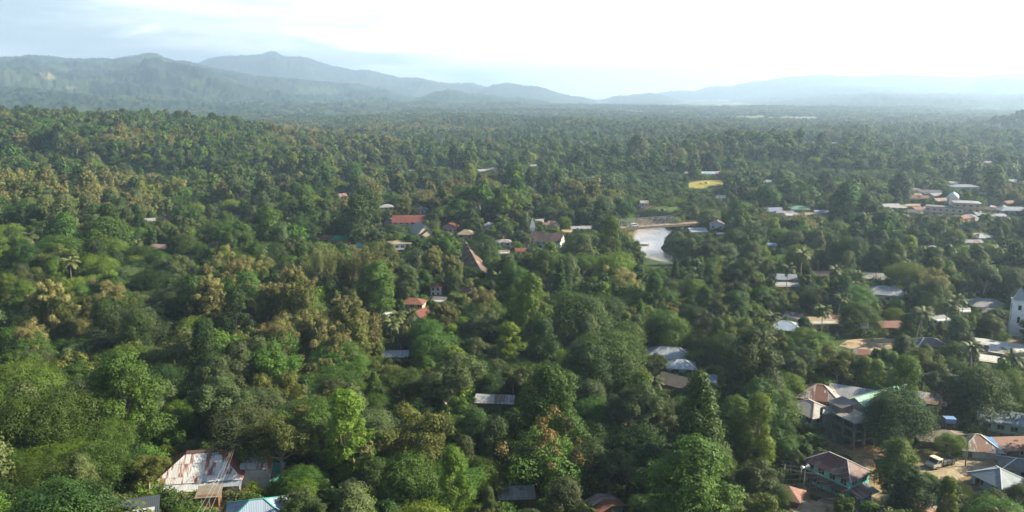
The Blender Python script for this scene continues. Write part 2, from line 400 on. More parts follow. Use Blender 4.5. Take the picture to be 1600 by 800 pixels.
def m_soil(a, b, name, sc=.4, bstr=.6):
    m, N, L, B = new_mat(name); v = objvec(N, L)
    c = mix_c(N, L, ramp(N, L, noise(N, L, sc, 7, v), .35, .68), a, b)
    c = mix_c(N, L, ramp(N, L, noise(N, L, sc * 6, 4, v), .55, .8), c, tuple(x * .6 for x in a))
    c = mix_c(N, L, ramp(N, L, noise(N, L, sc * 2.3, 8, v, .7), .5, .62), c, tuple(x * .72 for x in a))
    c = mix_c(N, L, ramp(N, L, noise(N, L, sc * 1.1, 6, v, .65), .60, .68), c, (.045, .065, .02))
    L.new(c, B.inputs['Base Color']); B.inputs['Roughness'].default_value = .95; B.inputs['Specular IOR Level'].default_value = .1
    bump(N, L, B, noise(N, L, 2.5, 8, v, .7), bstr, .35); return m

# ------------------------------------------------------------------ hills and mountains beyond the valley
def az_el(px, py):
    v = ray(px, py); return math.atan2(v[0], v[1]), v[2] / math.hypot(v[0], v[1])
def hill_mat():
    m, N, L, B = new_mat('forested_hillside'); a = N.new('ShaderNodeAttribute'); a.attribute_name = 'cover'
    v = objvec(N, L)
    g = mix_c(N, L, ramp(N, L, noise(N, L, .02, 4, v), .35, .65), (.012, .024, .014), (.024, .042, .020))
    cr = N.new('ShaderNodeValToRGB'); L.new(a.outputs['Fac'], cr.inputs[0]); e = cr.color_ramp.elements
    e[0].position = .0; e[0].color = (0, 0, 0, 1); e[1].position = .5; e[1].color = (1, 1, 1, 1)
    c = mix_c(N, L, cr.outputs[0], g, (.042, .062, .028))
    cr2 = N.new('ShaderNodeValToRGB'); L.new(a.outputs['Fac'], cr2.inputs[0]); e = cr2.color_ramp.elements
    e[0].position = .55; e[0].color = (0, 0, 0, 1); e[1].position = .9; e[1].color = (1, 1, 1, 1)
    c = mix_c(N, L, cr2.outputs[0], c, (.20, .17, .085))
    L.new(c, B.inputs['Base Color']); B.inputs['Roughness'].default_value = .95; B.inputs['Specular IOR Level'].default_value = .05
    return m
HILLMAT = hill_mat()
def ridge(name, sky, dist, front, back, seed, spur=.5, bumps=7.0, meadow=.0, extra=None, step=1.6, nf=110):
    sky = np.array(sky, float); x0, x1 = sky[0, 0], sky[-1, 0]; px = np.arange(x0, x1, step)
    py = np.interp(px, sky[:, 0], sky[:, 1]); ae = np.array([az_el(a, b) for a, b in zip(px, py)])
    az, te = ae[:, 0], ae[:, 1]; D = dist * (1 + .05 * vnoise(px, px * 0, 170, seed)); zc = np.maximum(CAM_Z + D * te, 12)
    endf = np.minimum(sstep(x0 - 1, x0 + 60, px) if x0 > 0 else 1, 1 - sstep(x1 - 60, x1 + 1, px) if x1 < 1600 else 1)
    nb = 22; rows = []; cov = []
    for k in range(nf + nb + 1):
        t = k / nf if k <= nf else 1 - (k - nf) / nb
        r = D - front * (1 - t) if k <= nf else D + back * (1 - t)
        X, Y = r * np.sin(az), r * np.cos(az)
        wx, wy = X + dist * .07 * vnoise(X, Y, dist * .11, seed + 11), Y + dist * .09 * vnoise(X, Y, dist * .10, seed + 12); ca, sa = math.cos(.5 + seed), math.sin(.5 + seed)
        rx, ry = wx * ca - wy * sa, wx * sa + wy * ca
        wob = (1.1 * vnoise(rx, ry, dist * .10, seed + 1) + .55 * (1 - 2 * np.abs(vnoise(wx, wy * .7, dist * .055, seed + 2))) + .30 * vnoise(rx, ry, dist * .022, seed + 6) + .14 * vnoise(X, Y, dist * .010, seed + 8)) * spur
        sh = np.clip(t ** 1.15 + wob * (t * (1 - t)) * 1.7, -.05, 1.2) if k <= nf else np.full_like(px, t ** 1.3)
        if k < nf: sh = np.minimum(sh, (CAM_Z + (zc - CAM_Z) * r / D) / zc - .035 * (1 - t) - .02)
        Z = zc * sh + bumps * (vnoise(X, Y, 16, seed + 3) + .8 * vnoise(X, Y, 34, seed + 4) + .9 * np.abs(vnoise(X, Y, 9, seed + 9))) * (1 if k != nf else .55) - 2 * bumps * (1 - t) - 4
        rows.append(np.stack([X, Y, Z], -1))
        c = np.clip(sstep(.30, .55, vnoise(X, Y, 230, seed + 5) + .45 * vnoise(X, Y, 60, seed + 7)) * meadow, 0, .5)
        if extra: c = extra(px, t, X, Y, c)
        cov.append(c)
    V = np.array(rows); me = np_mesh(name, V.reshape(-1, 3), grid_faces(nf + nb + 1, len(px)), HILLMAT, smooth=False)
    a = me.attributes.new('cover', 'FLOAT', 'POINT'); a.data.foreach_set('value', np.array(cov).ravel().astype('f'))
    o = bpy.data.objects.new(name, me); COL.objects.link(o); tag(o, kind='structure'); return o
def build_hills():
    def clearing(px, t, X, Y, c):
        g = np.exp(-((px - 95) / 26) ** 2 - ((t - .34) / .05) ** 2) + np.exp(-((px - 70) / 16) ** 2 - ((t - .42) / .03) ** 2)
        g = g * (vnoise(X, Y, 70, 77) + .75)
        return np.maximum(c, np.clip(g * 1.5, 0, 1) * (g > .3))
    ridge('mountain_range', [(-420, 96), (-250, 84), (-100, 92), (0, 88), (22, 87), (45, 85), (75, 86), (105, 90), (130, 91), (150, 90), (178, 91), (195, 88), (215, 85), (235, 82), (246, 83), (256, 89), (272, 93), (292, 95), (310, 99), (335, 105), (365, 110), (400, 117), (450, 121), (500, 126), (560, 131), (600, 137), (640, 148), (700, 160)], 6600, 4200, 2200, 11, .60, 8, 1.0, clearing, 1.1, 170)
    ridge('mountain_range', [(240, 112), (290, 104), (312, 97), (330, 90), (350, 87), (380, 86), (410, 84), (420, 80), (430, 80), (438, 84), (447, 88), (468, 88), (478, 89), (495, 95), (512, 100), (535, 105), (552, 109), (575, 109), (590, 112), (612, 118), (628, 121), (655, 121), (668, 125), (690, 129), (715, 130), (738, 129), (752, 134), (775, 140), (820, 152)], 8600, 3000, 2200, 23, .5, 10, .4, None, 1.2)
    ridge('hill', [(700, 156), (735, 146), (757, 137), (772, 132), (790, 129), (803, 130), (815, 133), (830, 134), (842, 135), (858, 140), (875, 146), (895, 150), (912, 152), (930, 157), (950, 165), (980, 172)], 7200, 2800, 1500, 31, .5, 7, .5)
    ridge('hill', [(560, 168), (630, 156), (655, 152), (675, 144), (700, 139), (716, 141), (735, 146), (765, 147), (790, 151), (820, 152), (860, 160), (900, 164), (960, 168), (1040, 171), (1120, 174)], 5000, 2500, 1400, 37, .6, 7, .6)
    ridge('hill', [(880, 168), (925, 160), (945, 155), (962, 150), (985, 149), (1000, 147), (1016, 145), (1035, 148), (1052, 153), (1075, 160), (1110, 168)], 7800, 2500, 1500, 41, .4, 8, .3)
    ridge('mountain_range', [(960, 165), (1000, 152), (1040, 144), (1062, 141), (1085, 143), (1100, 138), (1120, 134), (1140, 135), (1160, 130), (1182, 127), (1215, 123), (1240, 119), (1290, 117), (1340, 120), (1400, 116), (1460, 118), (1510, 121), (1560, 116), (1620, 112), (1760, 118)], 10000, 3000, 1200, 47, .4, 10, .2)
    ridge('mountain_range', [(1090, 168), (1140, 158), (1200, 149), (1250, 143), (1290, 136), (1330, 134), (1370, 136), (1410, 137), (1460, 138), (1500, 136), (1520, 131), (1535, 126), (1555, 125), (1570, 122), (1600, 124), (1680, 118), (1800, 124)], 8000, 2800, 2000, 53, .45, 9, .3)
    ridge('hill', [(1120, 171), (1200, 160), (1260, 153), (1320, 148), (1370, 144), (1430, 147), (1500, 146), (1560, 148), (1620, 143), (1760, 140)], 6200, 2600, 1500, 59, .45, 8, .4)

def build_foothills():
    ridge('hill', [(-380, 126), (-200, 130), (0, 136), (60, 138), (110, 146), (165, 150), (230, 149), (290, 156), (350, 158), (410, 155), (470, 160), (560, 165), (620, 162), (665, 158), (720, 162), (790, 160), (850, 165), (920, 169), (980, 173), (1060, 178)], 3700, 1500, 1200, 71, .75, 8, .9, None, 1.2)
    ridge('hill', [(290, 182), (350, 176), (410, 172), (450, 176), (510, 175), (570, 180), (640, 178), (700, 174), (760, 179), (830, 178), (900, 183), (980, 186), (1060, 190)], 2700, 850, 700, 83, .6, 7, .6, None, 1.2)

def build_haze():
    m = bpy.data.materials.new('haze_air'); m.use_nodes = True; N = m.node_tree.nodes; L = m.node_tree.links
    for n in list(N): N.remove(n)
    out = N.new('ShaderNodeOutputMaterial'); v = N.new('ShaderNodeVolumePrincipled'); L.new(v.outputs[0], out.inputs['Volume'])
    v.inputs['Color'].default_value = (*HAZE_COLOR, 1); v.inputs['Density'].default_value = HAZE_DENSITY; v.inputs['Anisotropy'].default_value = HAZE_G
    o = MB().box(-19000, 19000, -2500, 19000, -60, 620).build('haze', m); tag(o, kind='stuff')

# ------------------------------------------------------------------ tree prototypes (meshes only; every tree object gets its own trunk and crown object)
def unit(v): return v / (np.linalg.norm(v, axis=-1, keepdims=True) + 1e-9)
def leaves(rng, C, Rd, n, size, flat=.75, up=.35, long=1.7, spread=.42, inner=.35, droop=0.0):
    """n leaf faces spread through puffs of radius Rd round centres C -> verts, quads, tint"""
    C = np.asarray(C, float); Rd = np.asarray(Rd, float); p = Rd ** 2 / (Rd ** 2).sum()
    k = rng.choice(len(C), n, p=p); ptint = rng.random(len(C))
    d = rng.normal(size=(n, 3)); d[:, 2] += up; d = unit(d)
    u = 1 - rng.random(n) ** 1.6 * inner + rng.normal(0, .05, n)
    lump = 1 + .26 * np.sin(d[:, 0] * 5 + k * 1.7) * np.sin(d[:, 1] * 5 + k) + .12 * np.sin(d[:, 2] * 9 + d[:, 0] * 7 + k)
    pos = C[k] + d * (Rd[k] * u * lump)[:, None] * np.array([1, 1, flat])
    nrm = unit(d + np.array([0, 0, .35]) + rng.normal(0, spread, (n, 3)))
    t = unit(np.cross(nrm, rng.normal(size=(n, 3)))); t[:, 2] -= droop; t = unit(t); b = unit(np.cross(nrm, t)); nrm = np.cross(t, b)
    s = size * (.65 + .7 * rng.random(n)); L2 = (s * .5)[:, None]; W = (s * .5 / long)[:, None]
    V = np.stack([pos - t * L2, pos + b * W + nrm * W * .35, pos + t * L2, pos - b * W + nrm * W * .35], 1).reshape(-1, 3)
    Q = np.arange(4 * n).reshape(n, 4)
    return V, Q, np.clip(.35 * ptint[k] + .65 * rng.random(n), 0, 1)

def limbs(rng, C, H, base_r, th=.45, mb=None, sides=7, sub=None):
    """trunk plus limbs running to the puff centres"""
    mb = mb or MB(); zt = H * th; lean = rng.normal(0, .03 * H, 2)
    pts = [(0, 0, -1.2), (0, 0, 0), (lean[0] * .4, lean[1] * .4, zt * .5), (lean[0], lean[1], zt)]
    mb.tube(pts, [base_r * 1.5, base_r * 1.25, base_r, base_r * .8], sides)
    top = Vector((lean[0], lean[1], zt))
    idx = rng.permutation(len(C))[:sub or 12]
    for i in idx:
        c = Vector(C[i]); s = top * (0.72 + .28 * rng.random()); mid = s.lerp(c, .5) + Vector((rng.normal(0, .25), rng.normal(0, .25), -.05 * (c - s).length))
        mb.tube([s, mid, c], [base_r * .5, base_r * .32, base_r * .12], 5, False)
    return mb

def puffs_dome(rng, Wd, H, n, z0=.38, big=.24):
    out, r = [], []; sq = 1 + rng.normal(0, .12); ph = rng.random() * 6.28
    for i in range(n):
        if rng.random() < .13: continue
        a = i * 2.39996 + rng.normal(0, .25); q = (i + .5) / n; el = math.asin(q * 1.0)
        rad = Wd / 2 * math.cos(el) * (.62 + .36 * rng.random()) * (1 + .16 * math.sin(2 * a + ph)); z = H * z0 + (H * (1 - z0) - Wd * big * .5) * math.sin(el) * (.86 + .2 * rng.random())
        out.append((rad * math.cos(a), rad * math.sin(a), z)); r.append(Wd * big * (.42 + .75 * rng.random()))
    for i in range(max(3, n // 5)):
        a = rng.random() * 6.28; out.append((Wd * .18 * math.cos(a), Wd * .18 * math.sin(a), H * (z0 + .15 + .3 * rng.random()))); r.append(Wd * big)
    return np.array(out), np.array(r)
def puffs_oval(rng, Wd, H, n, z0=.22, big=.23):
    out, r = [], []
    for i in range(n):
        q = (i + .5) / n; z = z0 + (1 - z0) * q; w = math.sin(math.pi * min(1, .18 + .82 * q)) ** .7
        a = i * 2.39996 + rng.normal(0, .3); rad = Wd / 2 * w * (.42 + .52 * rng.random())
        out.append((rad * math.cos(a), rad * math.sin(a), H * (z - .05))); r.append(Wd * big * (.42 + .75 * rng.random()))
    return np.array(out), np.array(r)
def puffs_layer(rng, Wd, H, n):
    out, r = [], []
    for i in range(n):
        a = i * 2.39996 + rng.normal(0, .4); rad = Wd / 2 * math.sqrt((i + .3) / n) * (.8 + .2 * rng.random())
        z = H * (.97 - .30 * (rad / (Wd / 2)) ** 2 - .26 * (rng.random() ** 2)); out.append((rad * math.cos(a), rad * math.sin(a), z - .6)); r.append(Wd * (.10 + .07 * rng.random()))
    return np.array(out), np.array(r)
def puffs_loose(rng, Wd, H, n):
    out, r = [], []
    for b in range(6):
        a = b * 1.05 + rng.normal(0, .3); rad = Wd * (.12 + .24 * rng.random()); z = H * (.5 + .36 * rng.random())
        for j in range(n // 6):
            out.append((rad * math.cos(a) + rng.normal(0, Wd * .10), rad * math.sin(a) + rng.normal(0, Wd * .10), z + rng.normal(0, H * .09))); r.append(Wd * (.075 + .075 * rng.random()))
    return np.array(out), np.array(r)

class Proto:
    def __init__(s, form, size, trunk, crown, blossom=None, foliage='mid'): 
        s.form, (s.w, s.h), s.trunk, s.crown, s.blossom, s.foliage = form, size, trunk, crown, blossom, foliage
        if crown is not None and form != 'palm':
            v = np.empty(len(crown.vertices) * 3, 'f'); crown.vertices.foreach_get('co', v); v = v.reshape(-1, 3); s.w = 2 * float(np.percentile(np.hypot(v[:, 0], v[:, 1]), 96)); s.h = float(v[:, 2].max()) - .3
PROTO = {}
def cat(parts):
    V, Q, T, b = [], [], [], 0
    for v, q, t in parts: V.append(v); Q.append(q + b); T.append(t); b += len(v)
    return np.concatenate(V), np.concatenate(Q), np.concatenate(T)

# form -> width, height, number of puffs ... per level of detail (leaf count, leaf length)
FORMS = {
 'dome':    (14, 14, lambda g: puffs_dome(g, 14, 14, 34)),
 'round':   (11, 11, lambda g: puffs_dome(g, 11, 11, 24, .30, .27)),
 'upright': (9.5, 17, lambda g: puffs_oval(g, 9.5, 17, 34)),
 'spreading': (17, 12.5, lambda g: puffs_layer(g, 17, 12.5, 52)),
 'loose':   (12, 14, lambda g: puffs_loose(g, 12, 14, 42)),
 'slender': (6.5, 15, lambda g: puffs_oval(g, 6.5, 15, 26, .16, .27)),
}
def broadleaf(form, seed, foliage, n, leaf, **kw):
    g = np.random.default_rng(seed); Wd, H, fn = FORMS[form]; C, Rd = fn(g)
    V, Q, T = leaves(g, C, Rd, n, leaf, **kw)
    cm = np_mesh(form + '_crown', V, Q, LEAF[foliage], T)
    tm = limbs(g, C, H, .018 * H + .06, .34 if form in ('slender', 'upright') else .42, sub=16).build('trunk', PALEBARK if form in ('loose', 'spreading') else BARK, smooth=True)
    me = tm.data; bpy.data.objects.remove(tm)
    return Proto(form, (Wd, H), me, cm, None, foliage)
def blossom_tree(form, seed, foliage, bl, n, leaf, frac=.45):
    """a teak-like tree whose upper crown is covered with pale flower sprays"""
    g = np.random.default_rng(seed); Wd, H, fn = FORMS[form]; C, Rd = fn(g)
    V, Q, T = leaves(g, C, Rd, n, leaf, flat=.8, long=1.4)
    cm = np_mesh(form + '_crown', V, Q, LEAF[foliage], T)
    o = np.argsort(-(C[:, 2] + .35 * C[:, 0] + .6 * g.normal(0, 1.3, len(C))))[:int(len(C) * frac)]
    B = np.repeat(C[o], 5, 0) + g.normal(0, 1, (len(o) * 5, 3)) * (np.repeat(Rd[o], 5) * .62)[:, None]; B[:, 2] += np.repeat(Rd[o], 5) * .42
    bV, bQ, bT = leaves(g, B, np.repeat(Rd[o], 5) * .36, int(n * .42), leaf * .8, up=.7, flat=1.0, long=1.3)
    bm = np_mesh('blossom', bV, bQ, LEAF[bl], bT)
    tm = limbs(g, C, H, .018 * H + .06, .4, sub=14).build('trunk', BARK, smooth=True); me = tm.data; bpy.data.objects.remove(tm)
    return Proto(form, (Wd, H), me, cm, bm, foliage)

def leaf_strip(V, Q, T, a, b, w, n, tv):
    base = len(V); V += [a - w, a + w, b + w * .25, b - w * .25]; Q.append((base, base + 1, base + 2, base + 3)); T.append(tv)
def palm(seed, H=11, nf=20, per=26, wl=.16):
    g = np.random.default_rng(seed); lean = g.normal(0, .09 * H, 2)
    f = lambda t: Vector((lean[0] * t * t, lean[1] * t * t, H * t))
    mb = MB(); mb.tube([(0, 0, -1)] + [f(t) for t in np.linspace(0, 1, 9)], [.26] + list(np.linspace(.22, .13, 9)), 8); top = f(1)
    V, Q, T = [], [], []
    for i in range(nf):
        a = i * 2.39996; el0 = 1.15 - 1.5 * (i / nf) + g.normal(0, .1); L = 4.2 * (.85 + .25 * g.random()); p = np.array(top); el = el0; prev = p
        dirh = np.array([math.cos(a), math.sin(a), 0])
        for j in range(per):
            t = j / per; el = el0 - 1.35 * t ** 1.4; step = L / per
            q = p + (dirh * math.cos(el) + np.array([0, 0, math.sin(el)])) * step
            side = np.array([-math.sin(a), math.cos(a), 0]); wd = (q - p)
            V0 = len(V); up = np.array([0, 0, .035]); V += [p - side * .035, p + side * .035, q + side * .035, q - side * .035]; Q.append((V0, V0 + 1, V0 + 2, V0 + 3)); T.append(.7)
            ll = 1.15 * math.sin(math.pi * min(1, .12 + .86 * t)) ** .8
            for s in (-1, 1):
                e = p + side * s * ll * .80 + wd / step * ll * .45 - np.array([0, 0, ll * .42]); w = unit(wd) * wl * .6
                leaf_strip(V, Q, T, p, e, w, 1, g.random())
            p = q
    cm = np_mesh('palm_crown', np.array(V), np.array(Q), LEAF['palm'], T)
    tm = mb.build('trunk', PALEBARK, smooth=True); me = tm.data; bpy.data.objects.remove(tm)
    return Proto('palm', (7.5, H + 2.5), me, cm, None, 'palm')
def banana(seed, H=3.2):
    g = np.random.default_rng(seed); mb = MB(); V, Q, T = [], [], []
    for s in range(3):
        ox, oy = (0, 0) if s == 0 else g.normal(0, .7, 2); h = H * (1 if s == 0 else .65 + .25 * g.random())
        mb.tube([(ox, oy, -.6), (ox, oy, 0), (ox * 1.05, oy * 1.05, h * .62)], [.17, .16, .09], 7)
        for i in range(8):
            a = i * 2.39996 + s; L = 2.3 * (.75 + .4 * g.random()); el0 = 1.35 - .13 * i; p = np.array([ox, oy, h * .6]); dirh = np.array([math.cos(a), math.sin(a), 0]); side = np.array([-math.sin(a), math.cos(a), 0])
            row = []
            for j in range(9):
                t = j / 8; el = el0 - 1.5 * t ** 1.5; w = .05 if j == 0 else .34 * math.sin(math.pi * min(1, .1 + .9 * t)) ** .6
                row.append((p - side * w + np.array([0, 0, .10 * (w > .1)]), p.copy(), p + side * w + np.array([0, 0, .10 * (w > .1)])))
                p = p + (dirh * math.cos(el) + np.array([0, 0, math.sin(el)])) * L / 8
            tv = g.random()
            for r0, r1 in zip(row[:-1], row[1:]):
                b = len(V); V += [r0[0], r0[1], r0[2], r1[2], r1[1], r1[0]]; Q += [(b, b + 1, b + 4, b + 5), (b + 1, b + 2, b + 3, b + 4)]; T += [tv, tv]
    cm = np_mesh('banana_leaves', np.array(V), np.array(Q), LEAF['banana'], T)
    tm = mb.build('stem', m_plain((.12, .14, .05), .7, .4), smooth=True); me = tm.data; bpy.data.objects.remove(tm)
    return Proto('banana', (4, H + 1), me, cm, None, 'banana')
def bamboo(seed, H=15, n=16000, leaf=.34):
    g = np.random.default_rng(seed); mb = MB(); C, Rd = [], []
    for i in range(26):
        a = g.random() * 6.28; r0 = 1.1 * math.sqrt(g.random()); out = 1.0 + 2.2 * g.random(); h = H * (.72 + .3 * g.random())
        f = lambda t: Vector(((r0 + out * t ** 2.4) * math.cos(a), (r0 + out * t ** 2.4) * math.sin(a), h * (t - .10 * t ** 5)))
        mb.tube([f(0) - Vector((0, 0, .8))] + [f(t) for t in np.linspace(0, 1, 7)], [.06] + list(np.linspace(.055, .02, 7)), 5, False)
        for t in np.linspace(.25, 1, 12): C.append(np.array(f(t)) + g.normal(0, .12, 3)); Rd.append(.30 + .50 * math.sin(math.pi * (t * .85)) )
    V, Q, T = leaves(g, C, Rd, n, leaf, flat=1.2, up=.1, long=3.2, droop=.5)
    cm = np_mesh('bamboo_leaves', V, Q, LEAF['bamboo'], T); tm = mb.build('culms', m_plain((.20, .20, .09), .6, .3), smooth=True); me = tm.data; bpy.data.objects.remove(tm)
    return Proto('bamboo', (7, H), me, cm, None, 'bamboo')
def conical(seed, H=12, W0=3.6, n=9000, leaf=.3, foliage='dark'):
    g = np.random.default_rng(seed); C, Rd = [], []
    for i in range(46):
        q = (i + .5) / 46; w = W0 / 2 * (1 - q) ** .75 * min(1, q * 6 + .4); a = i * 2.39996; C.append((w * .7 * math.cos(a), w * .7 * math.sin(a), H * (.10 + .88 * q))); Rd.append(.35 + .5 * w * .8)
    V, Q, T = leaves(g, C, Rd, n, leaf, flat=1.0, up=.2, long=2); cm = np_mesh('conical_crown', V, Q, LEAF[foliage], T)
    mb = MB(); mb.tube([(0, 0, -1), (0, 0, 0), (0, 0, H * .9)], [.22, .18, .04], 7); tm = mb.build('trunk', BARK, smooth=True); me = tm.data; bpy.data.objects.remove(tm)
    return Proto('conical', (W0, H), me, cm, None, foliage)
def vine_column(seed, H=17, W0=9.0, n=34000, leaf=.29, foliage='mid'):
    g = np.random.default_rng(seed); C, Rd = [], []
    for i in range(84):
        q = (i + .5) / 84; w = W0 / 2 * (1 - q) ** .62 * (.55 + .6 * g.random()) * min(1, .45 + q * 4); a = i * 2.39996 + g.normal(0, .3); C.append((w * .8 * math.cos(a), w * .8 * math.sin(a), .8 + (H - 1.6) * q)); Rd.append((.6 + 1.0 * g.random()) * (1.15 - .5 * q))
    V, Q, T = leaves(g, C, Rd, n, leaf, flat=1.25, up=.1, long=1.35, droop=.35); cm = np_mesh('vine_crown', V, Q, LEAF[foliage], T)
    mb = MB(); mb.tube([(0, 0, -1), (0, 0, 0), (.3, .1, H * .5), (0, .3, H * .95)], [.4, .34, .22, .06], 8); tm = mb.build('trunk', BARK, smooth=True); me = tm.data; bpy.data.objects.remove(tm)
    return Proto('vine', (W0, H), me, cm, None, foliage)
def bare(seed, H=12):
    g = np.random.default_rng(seed); mb = MB()
    def br(p, d, L, r, lv):
        q = p + d * L * .5 + Vector(g.normal(0, .06 * L, 3)); e = p + d * L; mb.tube([p, q, e], [r, r * .8, r * .55], 5, False)
        if lv == 0: return
        for _ in range(3 if lv < 3 else 4):
            nd = (d + Vector(g.normal(0, .42, 3)) + Vector((0, 0, .12))).normalized(); br(e - d * L * .25 * g.random(), nd, L * .68, r * .55, lv - 1)
    br(Vector((0, 0, -.5)), Vector((0, 0, 1)), H * .42, .2, 4)
    tm = mb.build('trunk', m_plain((.42, .38, .33), .9, .2), smooth=True); me = tm.data; bpy.data.objects.remove(tm)
    return Proto('bare', (6, H), me, None, None, 'bare')

FOLS = ['dark', 'mid', 'bright', 'grey', 'olive']
def build_protos():
    s = 100
    for lod, (mul, lf) in enumerate(((1.45, .30), (.30, .66))):
        for form, n in (('dome', 30000), ('round', 19000), ('upright', 24000), ('spreading', 26000), ('loose', 20000), ('slender', 13000)):
            for fol in (('dark', 'mid', 'grey') if form == 'dome' else ('dark', 'bright', 'mid') if form == 'round' else ('mid', 'grey', 'dark') if form == 'upright' else ('mid', 'bright', 'dark') if form == 'spreading' else ('mid', 'olive', 'grey') if form == 'loose' else ('bright', 'dark')):
                s += 1; kw = dict(long=2.3, spread=.45) if form == 'spreading' else dict(spread=.5) if form == 'loose' else {}
                PROTO[form, fol, lod] = broadleaf(form, s, fol, int(n * mul), lf, **kw)
        for form, fol, bl, fr in (('upright', 'olive', 'tan', .5), ('dome', 'mid', 'tan', .5), ('round', 'mid', 'rust', .6), ('round', 'olive', 'tan', .8), ('loose', 'mid', 'tan', .35)):
            s += 1; PROTO['flower_' + form + '_' + bl, fol, lod] = blossom_tree(form, s, fol, bl, int({'upright': 20000, 'dome': 26000, 'round': 17000, 'loose': 17000}[form] * mul), lf * 1.05, fr)
    for i in range(3): PROTO['palm', i, 0] = palm(300 + i)
    for i in range(2): PROTO['banana', i, 0] = banana(320 + i); PROTO['vine', i, 0] = vine_column(340 + i, foliage=('dark', 'mid')[i])
    for i in range(2): PROTO['bamboo', i, 0] = bamboo(330 + i)
    for i in range(2): PROTO['conical', i, 0] = conical(350 + i, foliage=('dark', 'mid')[i])
    PROTO['bare', 0, 0] = bare(360)
    g = blossom_tree('round', 371, 'mid', 'pink', 12000, .34, .9); PROTO['pink', 0, 0] = g

# ------------------------------------------------------------------ houses
ZS = 0.78            # storeys are low here: heights against widths
HOUSES = []          # footprints: (x, y, radius)
PROTECT = []         # (px0, py0, px1, py1, depth): parts of the view that stay free of nearer trees
LANDMARK = []        # (px, py, phrase)
GLASS = m_plain((.02, .025, .03), .15, .1, .6); DARK = m_plain((.02, .02, .022), .9, .1)
WOOD = m_plain((.17, .115, .065), .85, .5); GREYWOOD = m_plain((.25, .22, .18), .9, .5); WHITE = m_plain((.55, .55, .54), .6, .2)
CONC = m_plain((.27, .26, .24), .9, .5); DCONC = m_plain((.13, .125, .12), .9, .5); STEEL = m_plain((.20, .21, .22), .5, .4)

def roof_faces(kind, w, d, z, rh, ov):
    """[(corner points, uv)] of each sloping face; ridge along x"""
    X, Y = w / 2 + ov, d / 2 + ov; out = []
    drop = rh * ov / (d / 2); z0 = z - min(drop, .35)
    sl = math.hypot(Y, z + rh - z0)
    if kind == 'gable':
        for s in (-1, 1):
            p = [(-X, s * Y, z0), (X, s * Y, z0), (X, 0, z + rh), (-X, 0, z + rh)]; out.append((p, [(-X, sl), (X, sl), (X, 0), (-X, 0)]))
    elif kind == 'hip':
        k = max(X - Y * .95, .02)
        for s in (-1, 1):
            p = [(-X, s * Y, z0), (X, s * Y, z0), (k, 0, z + rh), (-k, 0, z + rh)]; out.append((p, [(-X, sl), (X, sl), (k, 0), (-k, 0)]))
            p = [(s * X, -Y, z0), (s * X, Y, z0), (s * k, 0, z + rh)]; out.append((p, [(-Y + 40, sl), (Y + 40, sl), (40, 0)]))
    elif kind == 'shed':
        p = [(-X, -Y, z0), (X, -Y, z0), (X, Y, z + rh), (-X, Y, z + rh)]; out.append((p, [(-X, sl * 2), (X, sl * 2), (X, 0), (-X, 0)]))
    return out
def ridge_lines(kind, w, d, z, rh, ov):
    X, Y = w / 2 + ov, d / 2 + ov; z0 = z - min(rh * ov / (d / 2), .35)
    if kind == 'gable': return [((-X, 0, z + rh), (X, 0, z + rh))]
    if kind == 'hip':
        k = max(X - Y * .95, .02); L = [((-k, 0, z + rh), (k, 0, z + rh))] if k > .1 else []
        return L + [((s * X, t * Y, z0), (s * k, 0, z + rh)) for s in (-1, 1) for t in (-1, 1)]
    return []
def side_pt(side, u, w, d, out=0.0):
    return {'f': (u, -d / 2 - out), 'b': (-u, d / 2 + out), 'l': (-w / 2 - out, -u), 'r': (w / 2 + out, u)}[side]
def opening(root, side, u, z, ww, wh, w, d, name, frame, inner, sub):
    """a window or door: frame standing proud of the wall, the pane or leaf proud in turn"""
    def plate(hw, hh0, hh1, o0, o1):
        a = side_pt(side, u - hw, w, d, o0); b = side_pt(side, u + hw, w, d, o1)
        return MB().box(min(a[0], b[0]), max(a[0], b[0]), min(a[1], b[1]), max(a[1], b[1]), z + hh0, z + hh1)
    f = plate(ww / 2 + .09, -.09 if name == 'window' else 0, wh + .09, -.02, .05).build(name, frame, root)
    p = plate(ww / 2, 0 if name == 'window' else .02, wh, .03, .065).build(sub, inner, f)
    if name == 'window' and ww > .9:
        mb = MB(); a = side_pt(side, u - .03, w, d, .05); b = side_pt(side, u + .03, w, d, .085)
        mb.box(min(a[0], b[0]), max(a[0], b[0]), min(a[1], b[1]), max(a[1], b[1]), z, z + wh); mb.build('mullion', frame, f)
    return f
